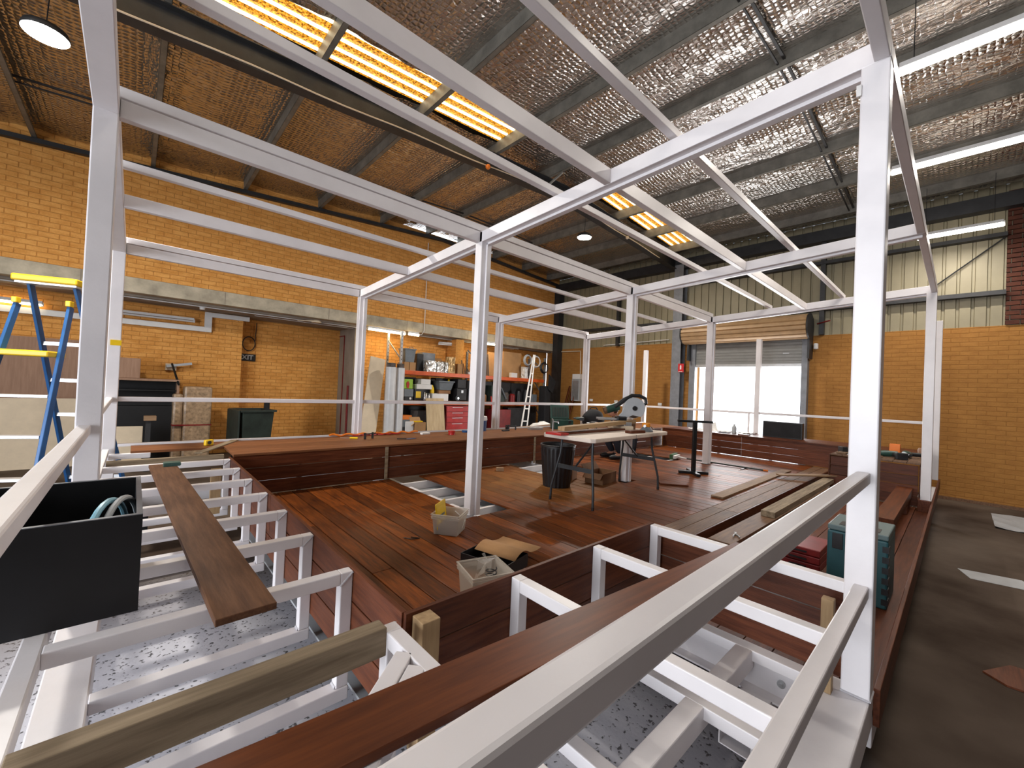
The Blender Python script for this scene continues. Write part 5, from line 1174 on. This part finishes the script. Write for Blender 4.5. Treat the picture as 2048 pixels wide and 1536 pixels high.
# cabinet, carton, wrapped parcel, boards
cbn = thing('shelf_cabinet', 'black shelving cabinet with a brown wood surround against the left brick wall', 'cabinet')
bm = newbm(); bx(bm, -2.9, -1.68, 10.25, 10.70, 1.05, 1.09); bx(bm, -1.72, -1.68, 10.25, 10.7, ZF, 1.05); bx(bm, -2.9, -2.86, 10.25, 10.7, ZF, 1.05); obj('surround', bm, 'pink_ply', cbn, 0.003)
box('back_panel', (-2.86, -1.72, 10.6, 10.69, ZF, 1.05), 'black_paint', cbn)
for z in (0.86, 0.55, 0.1): box('shelf', (-2.86, -1.72, 10.27, 10.6, z, z+0.02), 'black_paint', cbn)
box('front_panel', (-2.86, -1.72, 10.26, 10.28, ZF, 0.55), 'black_paint', cbn)
ct = tag(box('carton', (-2.72, -2.27, 10.3, 10.66, 1.091, 1.47), 'pink_ply', None, 0.01), 'brown box standing on the black cabinet at the left', 'box')
wp = thing('wrapped_parcel', 'tall bubble wrapped brown parcel strapped upright beside the black cabinet', 'parcel')
bm = newbm(); bx(bm, -1.62, -1.17, 10.0, 10.4, ZF, 0.97); obj('parcel_body', bm, 'bubble', wp, 0.04)
bm = newbm(); bx(bm, -1.78, -1.621, 10.05, 10.4, ZF, 0.82); obj('side_pack', bm, 'bubble', wp, 0.04)
bm = newbm(); bx(bm, -1.785, -1.165, 9.995, 10.405, 0.20, 0.225); obj('strap', bm, 'dark_red', wp)
lumber('crowbar', (-1.70, 10.2, 0.98), (-1.80, 10.62, 1.40), 0.03, 0.03, 'black_steel', 'dark bar leaning above the wrapped parcel', 'bar')
bk = thing('wall_shelf_bracket', 'small pale bracket shelf fixed on the left brick wall', 'shelf'); box('plate', (-1.88, -1.70, 11.02, 11.095, 1.28, 1.42), 'panel_cream', bk); bm = newbm(); beam(bm, (-1.87, 10.95, 1.36), (-1.45, 10.95, 1.44), 0.08, 0.05); obj('arm', bm, 'light_grey', bk)
def sheet(name, x, y, w, h, z, m, label, tilt=-0.06):
    bm = newbm(); bx(bm, 0, w, 0, 0.018, 0, h); o = single(name, bm, m, label, 'board'); o.matrix_world = Matrix.Translation((x, y, z)) @ Matrix.Rotation(tilt, 4, 'X'); return o
sheet('plywood_sheet', -4.6, 10.88, 1.55, 2.30, ZF+0.001, 'pink_ply', 'pinkish plywood sheet leaning on the left brick wall behind the blue ladder')
sheet('glass_sheet', -4.6, 10.55, 1.62, 1.22, ZF+0.001, 'panel_cream', 'lower pale board leaning in front of the pink plywood', -0.08)
tr_ = thing('trestle', 'low grey trestle with a wood block on top behind the bench at the left', 'trestle')
bm = newbm(); bx(bm, -2.17, -2.10, 9.45, 9.55, ZF, 0.36); obj('post', bm, 'dark_steel', tr_); bm = newbm(); bx(bm, -2.2, -2.03, 9.4, 9.6, 0.36, 0.44); obj('block', bm, 'raw_wood', tr_, 0.005)
bm = newbm(); bx(bm, -2.6, -2.2, 9.6, 9.64, ZF, 0.25); single('paper_sack', bm, 'panel_cream', 'pale sack standing on the floor beside the trestle', 'sack', bevel=0.01)
# white cable duct and wall lights
dt = thing('cable_duct', 'white stepped cable duct running along the left brick wall', 'duct')
for d in ((-8, -1.26, 11.02, 11.098, 2.16, 2.27), (-1.26, -1.13, 11.02, 11.098, 2.16, 2.60), (-1.13, -0.42, 11.02, 11.098, 2.50, 2.60)): box('duct_length', d, 'white_plastic', dt, 0.004)
def batten(a, b, label, m, dia=0.019, name='fluorescent_light', up=0.05, grp=None, glow=0, gcol=(1, 0.9, 0.75)):
    t = thing(name, label, 'light', group=grp)
    bm = newbm(); beam(bm, (a[0], a[1], a[2]+up), (b[0], b[1], b[2]+up), 0.06, 0.05); obj('housing', bm, 'white_plastic', t, 0.004)
    bm = newbm(); tube(bm, [a, b], dia, 10); obj('tube', bm, m, t, smooth=True)
    for p in (a, b):
        bm = newbm(); beam(bm, (p[0], p[1], p[2]-0.02), (p[0], p[1], p[2]+up), 0.03, 0.03, (0, 1, 0)); obj('end_holder', bm, 'white_plastic', t)
    if glow:
        l = bpy.data.lights.new('lamp_glow', 'AREA'); l.shape = 'RECTANGLE'; L = (Vector(b)-Vector(a)).length; l.size = L; l.size_y = 0.05; l.energy = glow; l.color = gcol
        o = bpy.data.objects.new('lamp_glow', l); C.objects.link(o); mid = (Vector(a)+Vector(b))/2; o.location = mid-Vector((0, 0, 0.03)); d = Vector(b)-Vector(a); o.rotation_euler = (0, 0, math.atan2(d.y, d.x)); o.parent = t
    return t
batten((-2.75, 10.98, 2.35), (-1.45, 10.98, 2.35), 'unlit white fluorescent batten above the duct on the left wall', 'white_plastic')
batten((-5.0, 10.98, 2.33), (-3.62, 10.98, 2.33), 'white fluorescent batten at the left edge behind the ladder', 'tube_warm')
batten((1.95, 9.9, 2.56), (3.0, 9.98, 2.56), 'lit fluorescent tube under the concrete band above the left end of the rack', 'tube_warm', 0.03, glow=6, gcol=(1, 0.72, 0.35))
batten((3.04, 9.83, 2.56), (3.35, 9.86, 2.56), 'short lit lamp beside the long tube above the rack', 'tube_warm', 0.035)
batten((5.1, 9.70, 2.56), (6.15, 9.62, 2.56), 'lit fluorescent tube above the right part of the rack', 'tube_warm', 0.03, glow=4, gcol=(1, 0.72, 0.35))
batten((4.35, 10.40, 2.45), (4.9, 10.2, 2.45), 'short unlit batten in the corner behind the rack', 'white_plastic')
# conduits
def conduit(pts, label, r=0.012, m='white_plastic'):
    bm = newbm(); tube(bm, pts, r, 8); return single('conduit', bm, m, label, 'conduit', smooth=True)
conduit([(3.58, 9.96, 5.2), (3.57, 9.95, 2.72), (3.5, 9.97, 2.60), (3.1, 9.98, 2.59)], 'grey conduit dropping down the brick wall to the lamps above the rack')
conduit([(-6, 10.30, 2.605), (-1.4, 10.30, 2.605), (1.8, 10.30, 2.605), (7.5, 10.25, 2.605)], 'pale conduit running along the underside of the concrete slab', 0.012)
conduit([(-0.4, 10.62, 2.605), (1.8, 10.62, 2.605), (7.5, 10.5, 2.605)], 'second thinner pale conduit behind the first under the slab', 0.008)
bm = newbm(); lathe(bm, [(0.045, 0), (0.05, 0.05), (0.03, 0.055)], 14, Matrix.Translation((-1.38, 10.30, 2.545))); single('junction_box', bm, 'white_plastic', 'round white junction box on the conduit under the slab', 'junction box', smooth=True)
bm = newbm(); lathe(bm, [(0.10, 0), (0.11, 0.03), (0.05, 0.06)], 16, Matrix.Translation((0.75, 10.05, 2.555))); tube(bm, [(0.4, 10.25, 2.58), (0.75, 10.05, 2.60)], 0.012, 6); single('lamp_fitting', bm, 'panel_cream', 'small round lamp fitting under the slab above the exit recess', 'lamp', smooth=True)
conduit([(9.22, 10.3, 2.66), (9.22, 8.87, 2.645), (9.22, 8.84, 1.84)], 'cream conduit framing the far brick wall down to the switchboard', 0.02, 'panel_cream')
sb = thing('switchboard', 'grey electrical switchboard with a white top box on the far brick wall', 'switchboard')
box('cabinet', (9.06, 9.235, 8.74, 9.08, 0.88, 1.64), 'light_grey', sb, 0.006); box('top_box', (9.04, 9.235, 8.72, 9.05, 1.645, 1.82), 'white_plastic', sb, 0.006); box('door_seam', (9.055, 9.06, 8.77, 9.05, 0.92, 1.60), 'silver', sb)
box_('wall_switch', (9.20, 9.239, 9.86, 10.02, 1.05, 1.23), 'panel_cream', 'pale wall switch plate left of the switchboard', 'switch')
for k, (y, lab) in enumerate(((8.33, 'white wall socket right of the switchboard'), (7.34, 'white double socket behind the mitre saw'), (5.82, 'white wall socket left of the grey steel column'))):
    box_('wall_socket', (9.205, 9.239, y-0.06, y+0.06, 0.90, 0.98), 'white_plastic', lab, 'socket')
for k in range(3): lumber('timber_plank', (8.75+0.05*k, 9.45-0.14*k, ZF+0.001), (9.15, 9.22-0.13*k, 1.40-0.04*k), 0.12, 0.025, 'oiled_wood', ('leftmost', 'middle', 'rightmost')[k]+' of three reddish planks leaning on the far wall beside the switchboard', 'plank')
fs = thing('fire_sign', 'red fire extinguisher sign on the wall left of the roller door', 'sign')
box('plate', (9.20, 9.238, 4.99, 5.13, 1.88, 2.13) if False else (8.93, 8.955, 5.02, 5.17, 1.88, 2.12), 'sign_red', fs); 
bm = newbm(); bx(bm, 8.925, 8.93, 5.075, 5.115, 1.96, 2.06); bx(bm, 8.925, 8.93, 5.085, 5.105, 2.06, 2.08); obj('symbol', bm, 'sign_white', fs)
bm = newbm(); bx(bm, 8.925, 8.93, 5.04, 5.15, 1.89, 1.905); obj('caption_bar', bm, 'sign_white', fs)
conduit([(9.2, 7.9, 2.80), (9.2, 5.6, 2.86)], 'thin conduit along the top of the far brick wall', 0.012)
bm = newbm(); tube(bm, [(9.18, 7.0+0.03*i, 2.82-0.12*math.sin(PI*i/12)) for i in range(13)], 0.006, 6); single('cable_loop', bm, 'black_plastic', 'drooping black cable on top of the far brick wall', 'cable', smooth=True)
bm = newbm(); bx(bm, 9.12, 9.23, 2.0, 2.08, 2.42, 2.56); single('security_camera', bm, 'white_plastic', 'small white sensor beside the roller door drum', 'sensor', bevel=0.02)
bm = newbm(); tube(bm, [(9.1, 2.62, 2.02), (9.1, 2.66, 0.7)], 0.006, 6); single('pull_cord', bm, 'light_grey', 'thin pull cord hanging in the roller door opening', 'cord')
# ------------------------------------------------------------------ roof lights
for k, (x, y, z, lab) in enumerate(((-3.10, 5.70, 4.36, 'round bright high bay lamp hanging at the top left'), (5.15, 5.70, 4.76, 'round bright high bay lamp hanging beyond the rafter'))):
    t = thing('high_bay_lamp', lab, 'lamp', (x, y, z))
    bm = newbm(); lathe(bm, [(0.16, 0.0), (0.165, 0.02), (0.15, 0.06), (0.08, 0.10), (0.03, 0.12)], 28, cap0=False); obj('housing', bm, 'dark_steel', t, smooth=True)
    bm = newbm(); lathe(bm, [(0.001, -0.012), (0.155, -0.006), (0.16, 0.001)], 28); obj('lens', bm, 'led', t, smooth=True)
    bm = newbm(); tube(bm, [(0, 0, 0.12), (0.02, 0, zp(x)-z)], 0.005, 6); obj('cable', bm, 'black_plastic', t)
    l = bpy.data.lights.new('lamp_glow', 'AREA'); l.shape = 'DISK'; l.size = 0.3; l.energy = 120; l.color = (1, 0.95, 0.86)
    o = bpy.data.objects.new('lamp_glow', l); C.objects.link(o); o.location = (0, 0, -0.02); o.parent = t
for k, (x, ya, yb, z, lab) in enumerate(((2.95, 0.23, -0.95, 4.4, 'nearest suspended white fluorescent tube over the right side'), (5.22, 0.47, -0.9, 4.4, 'middle suspended white fluorescent tube over the right side'), (8.2, 0.36, -0.66, 4.3, 'far suspended white fluorescent tube in front of the ribbed wall'), (0.65, 0.2, -1.2, 4.4, 'unseen fluorescent tube added above the photographer, in line with the row'), (-1.65, 0.2, -1.2, 4.4, 'unseen fluorescent tube added behind the photographer, in line with the row'))):  # last two tubes are out of view, added to brighten the beam sides
    t = batten((x, ya, z), (x, yb, z), lab, 'tube_light', 0.03, up=0.06, glow=(34 if k < 3 else 8), gcol=(1, 0.93, 0.84))
    for yy in (ya-0.1, yb+0.1):
        bm = newbm(); tube(bm, [(x, yy, z+0.08), (x, yy, zp(x))], 0.004, 5); obj('hanger_wire', bm, 'dark_steel', t)
# conduit on the rafter
conduit([(a, 5.335, zp(a)-0.29+0.012*math.sin(a*3)) for a in [-5+0.35*i for i in range(38)]], 'pale cable running along the lower edge of the long rafter', 0.010, 'panel_cream')
bm = newbm(); bmesh.ops.create_icosphere(bm, subdivisions=2, radius=0.045, matrix=Matrix.Translation((1.95, 5.30, zp(1.95)-0.33))); single('beacon', bm, 'orange', 'small orange beacon fixed to the long rafter', 'beacon', smooth=True)
bm = newbm(); bmesh.ops.create_icosphere(bm, subdivisions=2, radius=0.04, matrix=Matrix.Translation((6.3, 5.30, zp(6.3)-0.33))); single('smoke_detector', bm, 'panel_cream', 'pale round detector on the far part of the rafter', 'detector', smooth=True)
# ------------------------------------------------------------------ blue stepladder
la = thing('step_ladder', 'blue fibreglass step ladder with yellow top cap and silver steps at the left', 'ladder', (-3.053, 6.529, ZF), -0.387)
HT = 2.66
cap = newbm(); bx(cap, -0.27, 0.27, -0.13, 0.13, HT, HT+0.07); obj('top_cap', cap, 'yellow', la, 0.015)
bm = newbm(); bx(bm, -0.25, 0.25, -0.10, 0.10, HT-0.02, HT-0.001); obj('cap_plate', bm, 'alu', la)
def rail(x0, y0, z0, x1, y1, z1, m='blue'):
    bm = newbm(); beam(bm, (x0, y0, z0), (x1, y1, z1), 0.028, 0.075, (0, 1, 0)); return obj('rail', bm, m, la, 0.004)
fr = []
for s in (-1, 1):
    rail(s*0.215, -0.10, 2.42, s*0.31, -0.80, 0.0)
    rail(s*0.19, 0.02, HT, s*0.29, 1.15, 0.0)
    bm = newbm(); bx(bm, s*0.215-0.022, s*0.215+0.022, -0.155, -0.085, 2.42, 2.48); obj('rail_cap', bm, 'yellow', la, 0.006)
    bm = newbm(); bx(bm, s*0.31-0.03, s*0.31+0.03, -0.86, -0.76, 0.0, 0.05); obj('foot', bm, 'black_plastic', la)
for k in range(4):
    z = 0.27+0.40*k; t_ = z/2.42; w = 0.31+(0.215-0.31)*t_-0.016; y = -0.80+0.70*t_
    bm = newbm(); bx(bm, -w, w, y-0.045, y+0.045, z-0.03, z); obj('step', bm, 'alu', la, 0.003)
bm = newbm(); bx(bm, -0.22, 0.22, -0.42, -0.14, 1.86, 1.92); obj('platform', bm, 'yellow', la, 0.012)
for k in range(5):
    z = 0.35+0.42*k; t_ = z/HT; w = 0.29-0.10*t_; y = 1.15-1.13*t_
    bm = newbm(); bx(bm, -w, w, y-0.015, y+0.015, z-0.02, z+0.02); obj('rear_bar', bm, 'alu', la)
# ------------------------------------------------------------------ crouching person
def skin(name, verts, edges, radii, m, parent=None, root=0, sub=2):
    me = bpy.data.meshes.new(name); me.from_pydata(verts, edges, []); me.materials.append(MT[m])
    o = bpy.data.objects.new(name, me); C.objects.link(o)
    if parent: o.parent = parent
    sk = o.modifiers.new('Skin', 'SKIN'); sk.use_smooth_shade = True
    if not me.skin_vertices: 
        bpy.context.view_layer.objects.active = o
    for i, r in enumerate(radii):
        d = me.skin_vertices[0].data[i]; d.radius = (r, r) if not isinstance(r, tuple) else r; d.use_root = (i == root)
    su = o.modifiers.new('Sub', 'SUBSURF'); su.levels = sub; su.render_levels = sub
    return o
ps = thing('person', 'man in black clothes crouching behind the saw with one arm reaching to a drill', 'person', (4.25, 4.10, 0.0))
ox, oy = 4.25, 4.10
def L(*p): return (p[0]-ox, p[1]-oy, p[2])
V = [L(4.46, 3.98, 0.30), L(4.44, 4.00, 0.46), L(4.38, 4.04, 0.62), L(4.32, 4.08, 0.74), L(4.29, 4.10, 0.80),      # 0-4 pelvis..neck
     L(4.30, 3.93, 0.69), L(4.17, 3.98, 0.57), L(4.05, 4.18, 0.62), L(4.02, 4.26, 0.635),                          # 5-8 near arm
     L(4.44, 4.20, 0.69), L(4.34, 4.36, 0.55), L(4.18, 4.44, 0.52), L(4.13, 4.46, 0.52),                            # 9-12 far arm
     L(4.42, 3.89, 0.28), L(4.10, 4.00, 0.44), L(4.24, 3.94, 0.10), L(4.12, 4.00, 0.045),                          # 13-16 near leg
     L(4.52, 4.09, 0.28), L(4.20, 4.28, 0.42), L(4.36, 4.18, 0.10), L(4.22, 4.26, 0.045)]                          # 17-20 far leg
E_ = [(0, 1), (1, 2), (2, 3), (3, 4), (3, 5), (5, 6), (6, 7), (7, 8), (3, 9), (9, 10), (10, 11), (11, 12), (0, 13), (13, 14), (14, 15), (15, 16), (0, 17), (17, 18), (18, 19), (19, 20)]
RR = [0.12, 0.125, 0.14, 0.11, 0.052, 0.055, 0.042, 0.030, 0.026, 0.055, 0.042, 0.030, 0.026, 0.085, 0.062, 0.042, 0.036, 0.085, 0.062, 0.042, 0.036]
skin('body', V, E_, RR, 'skin', ps)
# shirt and trousers follow the body a little outside it
sel = [0, 1, 2, 3, 5, 9]; sv_ = [V[i] for i in sel] + [L(4.235, 3.955, 0.63), L(4.39, 4.28, 0.62)]
skin('shirt', sv_, [(0, 1), (1, 2), (2, 3), (3, 4), (3, 5), (4, 6), (5, 7)], [0.135, 0.145, 0.160, 0.122, 0.072, 0.072, 0.060, 0.060], 'black_cloth', ps)
skin('trousers', [V[0], V[13], V[14], V[15], V[17], V[18], V[19]], [(0, 1), (1, 2), (2, 3), (0, 4), (4, 5), (5, 6)], [0.145, 0.102, 0.078, 0.056, 0.102, 0.078, 0.056], 'navy_cloth', ps)
for i, (t0, t1) in enumerate(((V[15], V[16]), (V[19], V[20]))):
    bm = newbm(); tube(bm, [Vector(t0)+Vector((0.05, -0.02, -0.055)), Vector(t0)+Vector((0, 0, -0.05)), Vector(t1)+Vector((-0.02, 0.01, 0)), Vector(t1)+Vector((-0.08, 0.04, -0.008))], [0.035, 0.045, 0.042, 0.028], 10); obj('boot', bm, 'black_plastic', ps, smooth=True)
# head: facing left and down towards the work
hd = Matrix.Translation(L(4.24, 4.135, 0.885)) @ Matrix.Rotation(2.55, 4, 'Z') @ Matrix.Rotation(0.55, 4, 'Y')
bm = newbm(); bmesh.ops.create_uvsphere(bm, u_segments=24, v_segments=16, radius=0.1)
for v in bm.verts:
    x, y, z = v.co; v.co.x = x*1.0; v.co.y = y*0.78; v.co.z = z*1.14
    if z < -0.02: v.co.x += 0.012; v.co.y *= 0.86+0.14*(1+z/0.1)*0.8
bmesh.ops.transform(bm, matrix=hd, verts=bm.verts)
hm = obj('head', bm, 'skin', ps, smooth=True)
bm = newbm(); prism(bm, [(0.095, -0.012), (0.125, -0.010), (0.125, 0.010), (0.095, 0.012)], -0.03, 0.012, hd); obj('nose', bm, 'skin', hm, 0.006)
for s in (-1, 1):
    bm = newbm(); bmesh.ops.create_uvsphere(bm, u_segments=10, v_segments=8, radius=0.012, matrix=hd @ Matrix.Translation((0.088, s*0.032, 0.012))); obj('eye', bm, 'sign_white', hm, smooth=True)
    bm = newbm(); bmesh.ops.create_uvsphere(bm, u_segments=10, v_segments=8, radius=0.026, matrix=hd @ Matrix.Translation((-0.005, s*0.080, -0.005)) @ Matrix.Diagonal((0.7, 0.35, 1.2, 1))); obj('ear', bm, 'skin', hm, smooth=True)
bm = newbm(); bx(bm, 0.092, 0.100, -0.022, 0.022, -0.060, -0.052, hd); obj('mouth', bm, 'dark_red', hm, 0.002)
bm = newbm(); bmesh.ops.create_uvsphere(bm, u_segments=24, v_segments=16, radius=0.108)
for v in list(bm.verts):
    if (v.co.z < 0.035 and v.co.x > 0.03) or v.co.z < -0.055: bm.verts.remove(v)
for v in bm.verts: v.co.y *= 0.82; v.co.z *= 1.15; v.co += Vector((random.uniform(-1, 1), random.uniform(-1, 1), random.uniform(-1, 1)))*0.003
bmesh.ops.transform(bm, matrix=hd, verts=bm.verts)
hr = obj('hair', bm, 'hair', ps, smooth=True); md = hr.modifiers.new('thick', 'SOLIDIFY'); md.thickness = 0.010
# hands: palm with five bent fingers
def hand(o, d, side, curl=1.0):
    o = Vector(o); d = Vector(d).normalized(); up = Vector((0, 0, 1)); s = d.cross(up).normalized()*side; n = s.cross(d).normalized()*side
    vs = [o, o+d*0.05]; es = [(0, 1)]; rs = [(0.026, 0.018), (0.034, 0.014)]
    for k in range(4):
        b = o+d*0.075+s*(-0.027+0.018*k); ln = (0.034, 0.038, 0.036, 0.028)[k]
        p1 = b; p2 = b+d*ln*0.8-n*ln*0.35*curl; p3 = p2+d*ln*0.3-n*ln*0.8*curl; p4 = p3-d*ln*0.35*curl-n*ln*0.45*curl
        i = len(vs); vs += [p1, p2, p3, p4]; es += [(1, i), (i, i+1), (i+1, i+2), (i+2, i+3)]; rs += [0.0095, 0.009, 0.0085, 0.0075]
    i = len(vs); b = o+d*0.02-s*0.03; vs += [b, b+d*0.03-s*0.012-n*0.014, b+d*0.055-s*0.002-n*0.026]; es += [(0, i), (i, i+1), (i+1, i+2)]; rs += [0.013, 0.0105, 0.009]
    return skin('hand', [tuple(v) for v in vs], es, rs, 'skin', ps, 0, 1)
hand(V[8], Vector(V[8])-Vector(V[7]), 1); hand(V[12], Vector(V[12])-Vector(V[11]), -1)
hp = Vector(V[8])+Vector((ox, oy, 0))
dd_ = thing('cordless_drill', 'black cordless drill in the crouching man\'s hand', 'drill', (hp.x-0.045, hp.y+0.085, hp.z-0.06), 0.0)
bm = newbm(); tube(bm, [(0.02, -0.03, 0.055), (-0.03, 0.05, 0.055), (-0.05, 0.085, 0.055)], [0.032, 0.032, 0.018], 12); obj('body', bm, 'black_plastic', dd_, smooth=True)
bm = newbm(); tube(bm, [(-0.05, 0.085, 0.055), (-0.075, 0.125, 0.055)], [0.016, 0.010], 10); obj('chuck', bm, 'silver', dd_, smooth=True)
bm = newbm(); tube(bm, [(0.015, -0.02, 0.04), (0.025, -0.03, -0.08)], 0.017, 10); obj('handle', bm, 'black_plastic', dd_, smooth=True)
bm = newbm(); bx(bm, -0.02, 0.07, -0.065, 0.005, -0.13, -0.08); obj('battery', bm, 'black_plastic', dd_, 0.006)
